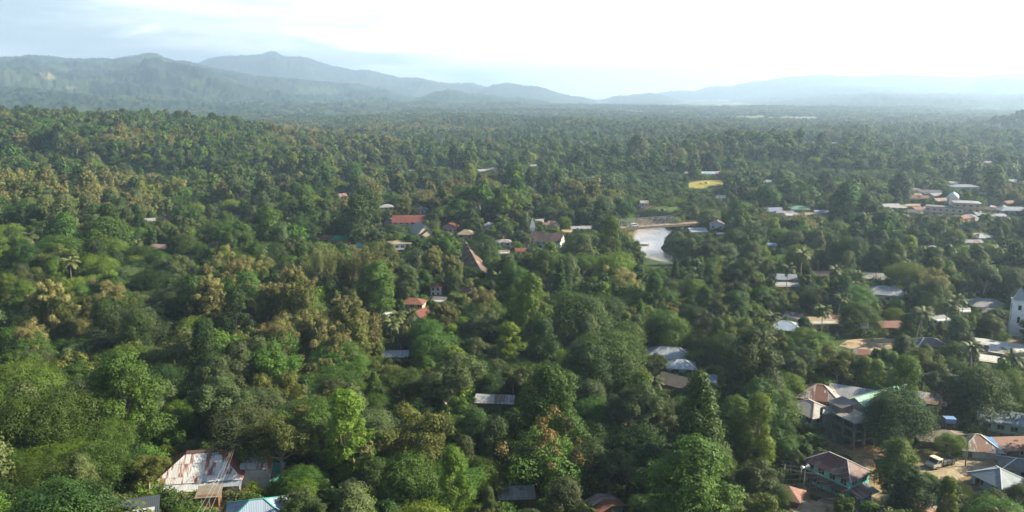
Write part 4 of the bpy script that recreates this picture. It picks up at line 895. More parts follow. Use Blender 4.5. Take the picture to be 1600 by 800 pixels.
    for i, (px, py, w, d, yaw, roof, rm, wm, lab, lmk) in enumerate([
        (753, 267, 9, 7, 20, 'gable', RW, WWHITE, 'first of three tiny white houses in a line far back', 'the three tiny far houses'), (765, 266, 6, 6, 0, 'hip', RGREY, WWHITE, 'grey roofed middle one of three tiny houses far back', None), (775, 265, 8, 6, -10, 'gable', RW, WCREAM, 'cream walled last one of three tiny houses far back', None),
        (832, 260, 11, 8, 55, 'gable', RGREY, WWHITE, 'white gable end flashing in the far forest', 'the far white gable end'), (919, 279, 6, 5, 10, 'hip', RW, WWHITE, 'small white roof speck right of the forest middle', None),
        (1071, 270, 10, 7, 8, 'hip', RW, WWHITE, 'white roof hidden beside the long school', None), (1200, 284, 11, 8, 0, 'hip', RPALEBLUE, WWHITE, 'white roof showing over trees beyond the river road', 'the white roof past the river'),
        (645, 268, 11, 8, 8, 'gable', RGREY, WGREY, 'grey roof pair half hidden in the far wood', None), (640, 260, 8, 6, -20, 'hip', RPALEBLUE, WWHITE, 'pale blue roof speck above the grey pair', None), (608, 293, 9, 6, 2, 'gable', RW, WCREAM, 'thin white roof line behind a palm crown', None),
        (655, 294, 7, 6, -20, 'gable', RPATCH, WPINK, 'pinkish gabled house in the far wood', None), (632, 304, 4, 4, 0, 'gable', RW, WWHITE, 'tiny white shed above the white bungalow', None),
        (335, 317, 6, 5, 20, 'gable', RW, WWHITE, 'small white roof on the wooded slope', 'the white slope roof'), (234, 345, 6.5, 5, 20, 'gable', RW, WWHITE, 'white shed roof lower on the wooded slope', 'the white slope shed'), (255, 341, 4, 4, 0, 'gable', RGREY, WWHITE, 'tiny pale hut beside the white slope shed', None),
        (250, 387, 6.5, 5, -20, 'gable', m_roof((0.360, 0.259, 0.245), .3, seed=51), WPINK, 'pink roofed house among tan topped trees', 'the pink roofed house'), (334, 383, 5, 5, 60, 'gable', m_roof((0.360, 0.259, 0.245), .2, seed=52), WWHITE, 'white gabled house with pink roof on the slope', 'the white gabled slope house'),
        (375, 340, 7, 5, 30, 'gable', RGREY, WGREY, 'dull grey roof in the wood above the slope', None), (413, 370, 8, 4, 5, 'gable', RPALEBLUE, WWHITE, 'pale roof sliver left of the dark green roof', None), (506, 372, 8, 5, 0, 'gable', RRUST, WPINK, 'rusty roof with pink wall next to the dark green roof', None), (560, 385, 5, 4, 0, 'hip', RTEAL, WGREY, 'turquoise roof sliver under the dark green roof', None),
        (648, 325, 6, 5, -10, 'hip', RTAN, WCREAM, 'cream house above the long red roof', None), (660, 327, 7, 5, -30, 'hip', RGREY, WWHITE, 'white walled grey roof over the end of the red roof', None), (835, 300, 6, 4, 0, 'gable', RGREY, WGREY, 'grey speck roof in the dark river wood', None), (1006, 317, 5.5, 3.6, 10, 'gable', RGREY, WGREY, 'pale roof on the meadow across the river', 'the meadow roof'),
        (1126, 308, 7, 6, 0, 'gable', RW, WWHITE, 'white speck house on the bushy flat', None), (1252, 223, 16, 10, 10, 'gable', RW, WWHITE, 'two white far walls shining over the plain', 'the shining far walls'), (1271, 223, 12, 9, 40, 'gable', RGREY, WWHITE, 'dim far house next to the shining walls', None), (1304, 224, 14, 10, 0, 'hip', RPALEBLUE, WWHITE, 'far house with pale blue roof on the plain', None),
        (1407, 213, 22, 12, 4, 'hip', RPALEBLUE, WWHITE, 'broad pale roof alone far out on the plain', 'the broad far pale roof'), (1529, 212, 14, 12, 0, 'gable', RW, WWHITE, 'farthest white house before the dark knoll', None), (1594, 236, 20, 10, 0, 'gable', RPALEBLUE, WWHITE, 'pale roof far back under the dark knoll', None), (1541, 254, 18, 10, 0, 'hip', RGREY, WGREY, 'grey green roof on the far right plain', None), (1585, 283, 15, 9, 15, 'gable', RPALEBLUE, WGREY, 'pale grey roof above the market town', None),
        (1598, 265, 8, 8, 0, 'gable', RTEAL, WGREY, 'turquoise roof at the far edge of the plain', None), (1180, 222, 12, 9, 0, 'hip', RTAN, WCREAM, 'tan roof speck on the hazy plain', None)]):
        H(lab, px, py, w, d, yaw, 3.2, roof, 1.6, rm, wm, win='f2@1', door='', lm=lmk)
    sc = H('long school with half blue and half pink roof by the yellow field', 1110, 272, 26, 9, 2, 4.0, 'gable', 2.6, m_roof((0.288, 0.374, 0.432), .1, seed=53, sheet=6), WCREAM, name='school_building', cat='building', win='f7@1.4', lm='the long school', door='f')
    MB().slab([(3.5, -5.1, 3.75), (13.6, -5.1, 3.75), (13.6, 0, 6.72), (3.5, 0, 6.72)], .04, [(0, 5), (10, 5), (10, 0), (0, 0)]).build('pink_roof', m_roof((0.346, 0.238, 0.230), .2, seed=54), sc)
    # ---- market town on the right
    for (px, py, w, d, yaw, wh, roof, rh, rm, wm, lab, lmk) in [
        (1390, 322, 12, 7, 8, 3.0, 'gable', 1.6, RW, WWHITE, 'white gabled shop at the near end of the town', 'the white gabled shop'), (1402, 324, 11, 6, 0, 2.6, 'shed', .8, RW, WGREY, 'flat bright shed joined to the white gabled shop', None),
        (1427, 321, 15, 6, 2, 3.2, 'hip', 1.0, RTAN, WYEL, 'yellow walled shop with tan roof', 'the yellow walled shop'), (1422, 309, 16, 8, -10, 3.2, 'gable', 2.0, RRUST, WTEAL, 'rusty roof over a turquoise wall in the town', 'the turquoise walled town house'), (1437, 309, 8, 6, 60, 3.0, 'gable', 2.0, RBROWN, WGREY, 'brown gable behind the turquoise wall', None),
        (1462, 305, 11, 7, 20, 3.0, 'gable', 1.6, RGREY, WGREY, 'slanting grey roof beside a tree in the town', None), (1467, 313, 9, 6, 20, 3.0, 'gable', 1.6, RPATCH, WGREY, 'mottled roof below the slanting grey one', None), (1452, 326, 9, 6, 10, 2.8, 'gable', 1.3, RW, WGREY, 'light roof patch before the arcade building', None),
        (1505, 292, 18, 9, -4, 6.2, 'hip', 1.6, RPALEBLUE, WWHITE, 'two storey white house with blue grey roof behind the dome', 'the blue grey town roof'), (1448, 300, 20, 9, -20, 3.0, 'gable', 1.8, RDARK, WGREY, 'long dark roof along the edge of the grassy hill', 'the long dark town roof'), (1490, 286, 9, 7, 0, 3.0, 'gable', 1.4, RGREY, WCREAM, 'pale cottage behind the long dark roof', None),
        (1538, 303, 11, 6, 0, 2.6, 'gable', 1.2, RW, WPINK, 'thin white roof among palms beside the dome', None), (1583, 328, 20, 10, -4, 3.4, 'hip', 2.0, RPALEBLUE, WWHITE, 'wide pale blue roof at the edge of the town', 'the wide blue town roof'), (1568, 325, 6, 6, 0, 3.6, 'hip', 2.0, RW, WWHITE, 'small white pyramid roof by the wide pale blue roof', None), (1543, 327, 10, 6, -30, 2.8, 'gable', 1.5, RBROWN, WPINK, 'pink house with brown roof by the brick block', None),
        (1552, 337, 13, 6, 4, 2.6, 'gable', 1.2, RLAV, WGREY, 'lavender roof in the crowded market corner', None), (1534, 336, 9, 6, 0, 2.6, 'gable', 1.2, RPALEBLUE, WGREY, 'small bluish roof below the brick block', None),
        (1248, 326, 13, 9, -6, 3.6, 'hip', 1.9, m_roof((0.115, 0.245, 0.187), .1, seed=55), WPINK, 'sea green hip roof over a pink walled house', 'the sea green roof'), (1207, 329, 12, 8, 12, 3.2, 'gable', 2.0, m_roof((0.158, 0.173, 0.288), .2, seed=56), WGREY, 'slate violet gable roof', 'the slate violet roof'), (1226, 332, 11, 5, 0, 2.6, 'gable', 1.0, RGREY, WWHITE, 'grey low roof between violet and sea green roofs', None),
        (1284, 332, 10, 7, 0, 3.0, 'gable', 1.5, RLAV, WBRICK, 'lavender roof over a brick house', 'the lavender roof'), (1240, 336, 10, 6, -8, 2.8, 'shed', .8, RW, WWHITE, 'white lower roof in front of the sea green roof', None), (1268, 335, 9, 5, 0, 2.6, 'gable', 1.1, RTAN, WPINK, 'cream terrace roof between sea green and lavender roofs', None), (1308, 335, 7, 4, 0, 2.6, 'shed', .5, RW, WCREAM, 'bright thin roof beside the lavender roof', None),
        (1536, 370, 11, 7, 10, 3.0, 'hip', 1.7, m_roof((0.245, 0.288, 0.274), .3, seed=57), WWHITE, 'faded green roof in the wood below the town', 'the faded green roof'), (1518, 378, 9, 5, 0, 2.6, 'gable', 1.1, RGREY, WGREY, 'dull roof beside the faded green roof', None), (1531, 367, 9, 4, 4, 2.6, 'shed', .5, RTAN, WPINK, 'cream edge roof just above the faded green roof', None), (1203, 383, 5, 4, 0, 2.6, 'gable', 1.0, RBLUE, WBLUE, 'deep blue hut in the dark riverside wood', None), (1455, 385, 3.6, 2.4, 0, 2.0, 'hip', .5, RW, WWHITE, 'lone white canopy in the dark wood', None)]:
        H(lab, px, py, w, d, yaw, wh, roof, rh, rm, wm, win='f3@1' if w > 7 else 'f1@1', door='', lm=lmk, h=wh * .9)
    arc = H('long two storey cream building with a row of arches and a bright end wall', 1476, 326, 19, 9, -32, 6.4, 'none', 0, DCONC, WCREAM, name='arcade_building', cat='building', win='f6@4.0 f6@1.0 r2@4', lm='the long arcaded building', pane=DARK, h=5, door='')
    MB().box(-9.8, 9.8, -5.3, -4.52, 3.1, 3.35).build('ledge', WHITE, arc)
    bk = H('three storey brick and cream town block with a white roof', 1509, 322, 13, 10, -20, 10.0, 'hip', 1.0, RW, m_wall((.44, .34, .26)), name='town_block', cat='building', win='f4@1.2 f4@4.4 f4@7.4 r3@1.2 r3@4.4 r3@7.4', lm='the brick town block', pane=DARK, h=7, door='')
    for zz in (3.4, 6.7): MB().box(-6.7, 6.7, -5.2, 5.2, zz, zz + .3).build('floor_band', WCREAM, bk)
    mosque()
    gg = random.Random(8)
    for (ax, ay, place) in ((1490, 318, 'beside the domed tower'), (1510, 338, 'below the brick town block'), (1440, 329, 'near the arcaded building'), (1440, 303, 'along the long dark town roof'), (1565, 318, 'near the wide blue town roof')):
        for tone, rm, wm in (('rust brown', RRUST, WBRICK), ('dull grey', RGREY, WCREAM), ('charcoal', RDARK, WPINK), ('tan', RTAN, WGREY)):
            H(f'small {tone} roofed town house {place}', ax + gg.uniform(-24, 24), ay + gg.uniform(-7, 7), gg.uniform(5, 9), gg.uniform(4.5, 6.5), gg.uniform(-40, 40), gg.choice((2.8, 3.4, 5.2)), gg.choice(('gable', 'hip')), 1.5, rm, wm, win='f2@1', door='')
    for b in ((1405, 306, 1530, 334), (1535, 318, 1600, 336)): PROTECT.append((*b, math.hypot(*spot((b[0] + b[2]) / 2, b[3])[:2]) - 12))
    H('low terrace with tan wall at the foot of the brick town block', 1513, 333, 12, 4, -20, 2.6, 'shed', .4, RTAN, m_wall((.55, .38, .24)), door='', win='f3@.9')
    # ---- riverside and middle right
    st = H('white roofed stilt house at the bridge end', 1091, 361, 9, 6, 3, 3.6, 'shed', 1.2, RW, m_wall((.30, .34, .36)), win='f3@1.5', lm='the white stilt house', name='stilt_house', h=3.4, pane=DARK)
    H('tall narrow grey gabled house where the bridge deck ends', 1121, 352, 6, 7, 72, 6.0, 'gable', 2.2, RGREY, m_wall((.46, .47, .48)), win='l2@3.6 l2@1', lm='the grey bridge house', h=5)
    H('small white shed under the grey gabled house by the bridge', 1127, 366, 4, 3, 0, 2.6, 'shed', .4, RW, WWHITE, name='shed', cat='shed', door='')
    H('palm shaded house with pale blue roof', 1224, 434, 8, 6, -12, 3.0, 'gable', 1.6, RPALEBLUE, WWHITE, win='f2@1', lm='the palm shaded blue roof')
    H('low white awning roof under two palms', 1231, 446, 10, 4, 0, 2.4, 'shed', .5, RW, m_wall((.25, .16, .14)), door='', lm=None)
    H('brown tiled roof in shade above the palms', 1286, 430, 8, 6, -10, 2.8, 'gable', 1.8, RBROWN, WGREY, door='', lm='the shaded brown roof')
    H('faded green grey gable roof at the wood edge', 1364, 433, 12, 7, -18, 3.0, 'gable', 1.7, m_roof((0.259, 0.302, 0.274), .25, seed=58), WGREY, lm='the faded green grey gable', door='')
    H('white walled house with wide grey hip roof and white ridge', 1386, 457, 13, 9, -24, 3.4, 'hip', 2.2, m_roof((0.245, 0.266, 0.288), .1, seed=59), WWHITE, win='f3@1 r3@1', cap=WHITE, lm='the wide grey hip roof', pane=DARK)
    H('house with pale blue hip roof left of the dirt court', 1228, 511, 9, 7, -20, 2.9, 'hip', 1.9, m_roof((0.259, 0.331, 0.418), .15, (.4, .3, .25), seed=60), m_wall((.40, .30, .26)), win='f2@1', cap=WHITE, lm='the pale blue hip roof')
    H('patchy white shed roof behind the pale blue hip roof', 1243, 496, 6, 4, -35, 2.4, 'shed', .9, RPATCH, WGREY, name='shed', cat='shed', door='')
    H('mottled grey roof under the palm left of the court', 1318, 499, 8, 5, -12, 2.6, 'gable', 1.3, RPATCH, WGREY, door='', lm=None)
    H('pale grey roof strip half hidden under court trees', 1284, 503, 7, 4.5, 4, 2.4, 'shed', .8, RTAN, WGREY, name='shed', cat='shed', door='')
    H('brick walled house with rusty roof behind the dirt court', 1394, 508, 8, 5, 2, 2.6, 'gable', 1.3, m_roof((0.170, 0.085, 0.064), .6, seed=61), WBRICK, lm='the rusty court roof', door='')
    H('dark hip roof outlined by white ridge edges', 1450, 536, 8, 6, 0, 2.8, 'hip', 1.6, m_roof((0.100, 0.090, 0.100), .2, seed=62), WBRICK, cap=WHITE, lm='the white edged dark roof')
    H('shed with striped dark roof just below the dirt court', 1346, 551, 3.2, 2.6, -12, 2.2, 'gable', 1.0, m_roof((0.187, 0.170, 0.170), .5, seed=63, sheet=1.2), WWOOD, name='shed', cat='shed', door='')
    H('wide dark grey hip roof beside the white church', 1540, 475, 11, 8, -6, 3.2, 'hip', 2.0, m_roof((0.153, 0.162, 0.170), .15, seed=64), WGREY, lm='the dark grey church roof', win='f2@1')
    H('small lower dark roof in front of the wide dark grey roof', 1548, 487, 6, 4, -10, 2.6, 'hip', 1.1, RDARK, WGREY, door='')
    for px, py, lab in ((1440, 490, 'tiny white roof glint under the palms by the church'), (1470, 499, 'small cream roof glint beside palms'), (1507, 485, 'pale green roof glint between palm crowns')):
        H(lab, px, py, 4.2, 3.4, 10, 2.2, 'shed', .6, RW, WWHITE, name='shed', cat='shed', door='')
    H('long white slab roof bordering the church yard', 1552, 538, 13, 3.2, -36, 2.4, 'shed', .5, m_roof((0.475, 0.475, 0.446), .1, seed=65), WGREY, name='shed', cat='shed', door='')
    H('white canopy roof below the church yard wall', 1580, 551, 9, 4.5, -34, 2.6, 'shed', .7, m_roof((0.490, 0.490, 0.475), .05, seed=66), m_wall((.3, .25, .2)), name='shed', cat='shed', door='', lm='the white canopy')
    H('white roof strip beside palms below the church yard', 1550, 563, 11, 3.4, -30, 2.4, 'shed', .5, m_roof((0.475, 0.475, 0.454), .05, seed=67), WCREAM, name='shed', cat='shed', door='')
    H('yellow walled kiosk at the corner of the church yard', 1597, 560, 6, 4, -20, 2.8, 'shed', .4, RTAN, WYEL, name='kiosk', cat='kiosk', door='')
    church()

def frame_building():
    pos, yaw, w, d = spot3((1285, 636), (1337, 661), (1352, 648), 7.4); print('frame', pos, yaw, w, d)
    x, y, z = pos; d = 5.2; a = R(yaw)
    o = thing('concrete_frame_building', 'unfinished three storey concrete frame building with open bays', 'building', (x, y, z), a)
    hs = (0.15, 2.7, 5.2, 7.4)
    for k, zz in enumerate(hs):
        MB().box(-w / 2 - .1, w / 2 + .1, -d / 2 - .1, d / 2 + .1, zz - .22 if k else -1.2, zz).build('floor_slab', DCONC if k < 3 else CONC, o)
    nx, ny = 4, 3
    for i in range(nx):
        for j in range(ny):
            xx, yy = -w / 2 + w * i / (nx - 1), -d / 2 + d * j / (ny - 1)
            for k in range(3): MB().box(xx - .19, xx + .19, yy - .19, yy + .19, hs[k] + .002, hs[k + 1] - .222).build('column', DCONC, o)
    for k in range(3): MB().box(-w / 2 + .3, w / 2 - .3, d / 2 - .12, d / 2 - .02, hs[k] + .01, hs[k + 1] - .23).build('back_wall', m_wall((.12, .10, .09)), o)
    for k in (1, 2): MB().box(-w / 2 + .2, w / 2 - .2, -d / 2 - .05, -d / 2 + .05, hs[k] + .01, hs[k] + .55).build('parapet', m_wall((.14, .125, .115)), o)
    MB().box(-w / 2 + 1.4, -w / 2 + 4.2, -d / 2 + .15, -d / 2 + .25, .2, 1.9).build('wall_panel', m_wall((.26, .27, .27)), o)
    MB().slab([(-w / 2 + .3, -d / 2 + .3, .2), (-w / 2 + .3, -d / 2 + 1.4, .2), (-w / 2 + 4.6, -d / 2 + 1.4, 2.9), (-w / 2 + 4.6, -d / 2 + .3, 2.9)], .2).build('stair', DCONC, o)
    # the little rooftop room
    rr = MB(); rr.box(-3.4, -.6, -1.4, 1.8, 7.41, 9.1).build('rooftop_room', m_wall((.30, .26, .22), .3), o)
    MB().slab([(-4.0, -1.9, 9.05), (.1, -1.9, 9.05), (.1, 2.3, 9.65), (-4.0, 2.3, 9.65)], .08).build('rooftop_roof', RDARK, o)
    reg(o, w, d, 7.4, 2, a, x, y, z, True, 'the concrete frame building', low=.05)
def mosque():
    x, y, z = spot(1497, 322, 3)
    o = thing('domed_tower', 'white tower with a pale round dome in the market town', 'tower', (x, y + 6, float(terrain(x, y + 6))), R(-15))
    MB().box(-2.6, 2.6, -2.6, 2.6, -1, 9.0).build('tower', WWHITE, o)
    prof = [(2.9, 9.0), (3.1, 9.3), (3.0, 10.4), (2.5, 11.6), (1.6, 12.6), (.6, 13.2), (.12, 13.7), (.05, 14.6)]; mb = MB(); n = 18
    V = [(r * math.cos(2 * math.pi * k / n), r * math.sin(2 * math.pi * k / n), zz) for r, zz in prof for k in range(n)]
    mb.add(V, [(i * n + k, i * n + (k + 1) % n, (i + 1) * n + (k + 1) % n, (i + 1) * n + k) for i in range(len(prof) - 1) for k in range(n)] + [tuple(range(n))[::-1]]); mb.build('dome', m_plain((.55, .60, .60), .5, .2), o, True)
    for s in 'flr':
        for u in (-1.1, 1.1): opening(o, s, u, 6.2, .9, 1.6, 5.2, 5.2, 'window', WHITE, DARK, 'pane')
    reg(o, 6, 6, 9, 5, 0, x, y + 6, z, True, 'the domed tower', low=.5)
def church():
    x, y, z = spot(1593, 523, .3); a = R(-24)
    o = thing('church', 'white church with square tower, grey pointed spire and arched windows', 'church', (x, y, z), a)
    o.scale = (1, 1, ZS); W = m_wall((.74, .75, .75), 0, .2); tw = 3.5; nl = 20; nw = 9
    # nave behind, tower at its near left corner
    MB().box(0, nl, 0, nw, -1.5, 7.5).add([(0, 0, 7.5), (0, nw, 7.5), (0, nw / 2, 10.6), (.25, 0, 7.5), (.25, nw, 7.5), (.25, nw / 2, 10.6)], [(0, 2, 1), (3, 4, 5), (0, 3, 5, 2), (1, 2, 5, 4), (0, 1, 4, 3)]).build('nave', W, o)
    rf = MB()
    for s in (0, 1): 
        yy = -.5 if s == 0 else nw + .5; rf.slab([(-.4, yy, 7.2), (nl + .4, yy, 7.2), (nl + .4, nw / 2, 10.75), (-.4, nw / 2, 10.75)], .1, [(0, 6), (20, 6), (20, 0), (0, 0)])
    rf.build('roof', RGREY, o)
    MB().box(-tw + .8, .78, -tw * .4, tw * .6, -1.5, 13.0).build('tower', W, o)
    MB().box(-tw + .62, .96, -tw * .4 - .18, tw * .6 + .18, 13.0, 13.3).build('cornice', WHITE, o)
    c = (-tw / 2 + .8, tw * .1); r = tw * .46; MB().add([(c[0] - r, c[1] - r, 13.3), (c[0] + r, c[1] - r, 13.3), (c[0] + r, c[1] + r, 13.3), (c[0] - r, c[1] + r, 13.3), (c[0], c[1], 18.0)], [(3, 2, 1, 0), (0, 1, 4), (1, 2, 4), (2, 3, 4), (3, 0, 4)]).build('spire', m_plain((.24, .26, .27), .6, .3), o)
    MB().bar((c[0], c[1], 17.8), (c[0], c[1], 19.3), .09).bar((c[0] - .4, c[1], 18.9), (c[0] + .4, c[1], 18.9), .09).build('cross', STEEL, o)
    def arched(x0, y0, axis, z0, h, wd):
        pts = []
        for t in np.linspace(0, math.pi, 8): pts.append((wd / 2 * math.cos(t), z0 + h + wd / 2 * math.sin(t)))
        pts = [(wd / 2, z0)] + pts + [(-wd / 2, z0)]
        f = lambda u, zz, o_: (x0 + u, y0 - o_, zz) if axis == 'y' else (x0 - o_, y0 + u, zz)
        n = len(pts); mb = MB(); V = [f(u, zz, .03) for u, zz in pts] + [f(u, zz, -.1) for u, zz in pts]
        mb.add(V, [tuple(range(n)), tuple(range(2 * n - 1, n - 1, -1))] + [(i, i + n, (i + 1) % n + n, (i + 1) % n) for i in range(n)]); return mb.build('arched_window', DARK, o)
    for yy in (2.6, 4.6, 6.6): arched(0, yy + 1, 'x', 3.9, 1.9, .75)
    arched(-tw + .8, tw * .1, 'x', 5.0, 2.0, .7); arched(-tw + .8, tw * .1, 'x', 9.8, 1.4, .8)
    arched(c[0], -tw * .4, 'y', 5.0, 2.0, .7); arched(c[0], -tw * .4, 'y', 9.8, 1.4, .8)
    for i in range(6): arched(2 + i * 3.1, 0, 'y', 3.9, 1.9, .8)
    # porch along the foot
    MB().slab([(-.1, -3.0, 2.9), (nl, -3.0, 2.9), (nl, -.02, 3.4), (-.1, -.02, 3.4)], .15).build('porch_roof', W, o)
    for i in range(7): MB().box(.2 + i * 3.2, .55 + i * 3.2, -2.9, -2.55, -1, 2.88).build('pillar', WHITE, o)
    MB().box(-.25, nl + .2, -3.2, nw + .2, -1.6, .15).build('plinth', CONC, o)
    HOUSES.append((x + 8, y + 2, 12, a, 20, 9)); HOUSES.append((x - 2, y, 5, a, 6, 6)); PROTECT.append((1572, 466, 1600, 532, math.hypot(x, y))); LANDMARK.append((1588, 495, 'the white church')); PATCH.append((x + 4, y - 6, 20, .9))

# ------------------------------------------------------------------ bridge, vehicles, poles, fences
BRIDGE = {}
def build_bridge():
    def at_z(px, py, z):
        v = ray(px, py); t = (z - CAM_Z) / v[2]; return np.array([v[0] * t, v[1] * t])
    zd = 4.2; a = at_z(962, 356.5, zd); b = at_z(1112, 346, zd); u = (b - a) / np.linalg.norm(b - a); L = float(np.linalg.norm(b - a)); yaw = math.atan2(u[1], u[0])
    BRIDGE.update(a=a, u=u, L=L, yaw=yaw, zd=zd)
    o = thing('truss_bridge', 'steel truss bridge with a pale deck over the muddy river', 'bridge', (a[0], a[1], zd), yaw)
    MB().box(-14, L + 6, -2.6, 2.6, -.55, 0).build('deck', m_plain((.27, .215, .16), .9, .4), o)
    for s in (-1, 1): MB().box(-14, L + 6, s * 2.75 - .12, s * 2.75 + .12, -.9, .25).build('girder', m_plain((.17, .12, .09), .8, .5), o)
    tl = L * .66; n = 11; st = m_plain((.24, .235, .25), .7, .4)
    for s in (-1, 1):
        mb = MB(); yy = s * 2.45; x0 = -3; h = 4.0
        for i in range(n):
            xa, xb = x0 + (tl - x0) * i / n, x0 + (tl - x0) * (i + 1) / n
            mb.bar((xa, yy, .1), (xa, yy, h if i else .5), .15); 
            if 0 < i < n - 1: mb.bar((xa, yy, h), (xb, yy, h), .18); mb.bar((xa, yy, .1), (xb, yy, h), .11); mb.bar((xa, yy, h), (xb, yy, .1), .11)
            elif i == 0: mb.bar((xa, yy, .1), (xb, yy, h), .2)
            else: mb.bar((xa, yy, h), (xb, yy, .1), .2)
            mb.bar((xa, yy, 1.1), (xb, yy, 1.1), .07)
        mb.build('truss', st, o)
    for i in range(2, n, 3):
        xa = x0 + (tl - x0) * i / n; MB().bar((xa, -2.45, 4.0), (xa, 2.45, 4.0), .16).build('cross_beam', st, o)
    for s in (-1, 1):
        mb = MB(); yy = s * 2.5
        for i in range(9): xx = tl + .6 + i * (L + 4 - tl) / 9; mb.bar((xx, yy, 0), (xx, yy, 1.15), .12)
        mb.bar((tl, yy, 1.1), (L + 4.5, yy, 1.1), .09).bar((tl, yy, .6), (L + 4.5, yy, .6), .07); mb.build('railing', m_plain((.24, .18, .14), .8, .5), o)
    for xx in (tl, L * .98, -4): MB().box(xx - .7, xx + .7, -2.5, 2.5, -9, -.92).build('pier', CONC, o)
    mid = a + u * L / 2; d = float(np.hypot(*mid)); PROTECT.append((972, 338, 1112, 358, d))
    for k in np.linspace(0, 1, 8): p = a + u * L * k; HOUSES.append((p[0], p[1], 4.2, 0, 5, 5))
    LANDMARK.append((1040, 347, 'the truss bridge'))
    p = a + u * 11; van('white van crossing the truss bridge', (p[0], p[1], zd), yaw)

def wheel(parent, x, y, r, wd):
    mb = MB(); n = 14
    def ring(rad, yy): return [(x + rad * math.cos(2 * math.pi * k / n), yy, r + rad * math.sin(2 * math.pi * k / n)) for k in range(n)]
    V = ring(r * .62, y - wd / 2) + ring(r, y - wd / 2) + ring(r, y + wd / 2) + ring(r * .62, y + wd / 2)
    Fc = [(i * n + k, i * n + (k + 1) % n, (i + 1) * n + (k + 1) % n, (i + 1) * n + k) for i in range(3) for k in range(n)]
    t = mb.add(V, Fc + [tuple(range(n)), tuple(range(3 * n, 4 * n))[::-1]]).build('wheel', m_plain((.02, .02, .02), .8, .3), parent)
    MB().tube([(x, y - wd / 2 - .02, r), (x, y + wd / 2 + .02, r)], r * .5, 10).build('rim', STEEL, t)
def van(label, loc, yaw):
    o = thing('van', label, 'van', loc, yaw); body = m_plain((.62, .64, .66), .4, .2)
    prof = [(-2.1, .35), (2.1, .35), (2.15, .95), (1.45, 1.15), (.85, 1.85), (-2.05, 1.9), (-2.15, .9)]; V = [(x, -.82, z) for x, z in prof] + [(x, .82, z) for x, z in prof]; n = len(prof)
    MB().add(V, [tuple(range(n)), tuple(range(2 * n - 1, n - 1, -1))] + [(i, i + n, (i + 1) % n + n, (i + 1) % n) for i in range(n)]).build('body', body, o)
    for s in (-1, 1): MB().add([(x, s * (.83 + e), z) for e in (0, .02) for x, z in ((-1.9, 1.2), (1.15, 1.2), (.75, 1.72), (-1.9, 1.75))], [(0, 1, 2, 3), (7, 6, 5, 4), (0, 4, 5, 1), (1, 5, 6, 2), (2, 6, 7, 3), (3, 7, 4, 0)]).build('side_window', GLASS, o)
    MB().slab([(1.47, -.7, 1.2), (1.47, .7, 1.2), (.93, .7, 1.80), (.93, -.7, 1.80)], -.03).build('windscreen', GLASS, o)
    for xx in (-1.3, 1.35):
        for yy in (-.78, .78): wheel(o, xx, yy, .34, .2)
def truck():
    x, y, z = spot(1470, 727, .3); a = R(187)
    yaw = R(205)
    o = thing('truck', 'old cream cabbed truck with open dark cargo bed parked beside the road', 'truck', (x, y, z + .12), yaw)
    cab = m_plain((.50, .47, .36), .5, .4)
    prof = [(.9, .55), (3.0, .55), (3.05, 1.25), (2.35, 1.45), (1.95, 2.3), (.95, 2.35)]; n = len(prof)
    V = [(p, -.95, q) for p, q in prof] + [(p, .95, q) for p, q in prof]
    MB().add(V, [tuple(range(n)), tuple(range(2 * n - 1, n - 1, -1))] + [(i, i + n, (i + 1) % n + n, (i + 1) % n) for i in range(n)]).build('cab', cab, o)
    MB().box(.85, 2.05, -1.0, 1.0, 2.36, 2.44).build('cab_roof', m_plain((.66, .62, .44), .5, .2), o)
    MB().slab([(2.42, -.82, 1.48), (2.42, .82, 1.48), (2.06, .82, 2.22), (2.06, -.82, 2.22)], -.04).build('windscreen', GLASS, o)
    for s in (-1, 1):
        MB().add([(p, s * (.955 + e), q) for e in (0, .02) for p, q in ((1.1, 1.5), (2.15, 1.5), (1.85, 2.15), (1.1, 2.15))], [(0, 1, 2, 3), (7, 6, 5, 4), (0, 4, 5, 1), (1, 5, 6, 2), (2, 6, 7, 3), (3, 7, 4, 0)]).build('side_window', GLASS, o)
        MB().box(3.04, 3.1, s * .65 - .13, s * .65 + .13, .85, 1.08).build('headlight', m_plain((.7, .7, .62), .2, .1), o)
        MB().box(2.2, 3.2, s * .80 - .18, s * .80 + .18, .82, .92).build('mudguard', cab, o)
    MB().box(2.95, 3.2, -.95, .95, .42, .58).build('bumper', STEEL, o)
    MB().box(-2.9, 2.9, -.45, .45, .50, .70).build('chassis', m_plain((.17, .08, .05), .8, .4), o)
    bed = m_plain((.10, .10, .085), .8, .5)
    b = MB(); b.box(-3.0, .75, -1.05, 1.05, .85, .98); b.box(-3.0, .75, -1.05, -.97, .99, 1.5); b.box(-3.0, .75, .97, 1.05, .99, 1.5); b.box(-3.0, -2.92, -.96, .96, .99, 1.5); b.box(.67, .75, -.96, .96, .99, 2.0)
    b.build('cargo_bed', bed, o)
    for k in range(4):
        for s in (-1, 1): MB().box(-2.9 + k * 1.2, -2.82 + k * 1.2, s * 1.09 - .04, s * 1.09 + .04, .9, 1.85).build('stake', GREYWOOD, o)
    for xx in (-2.0, 2.25):
        for yy in (-.85, .85): wheel(o, xx, yy, .45, .28)
    reg(o, 6, 2.1, 2.3, .1, yaw, x, y, z, True, 'the cream truck', low=.2)

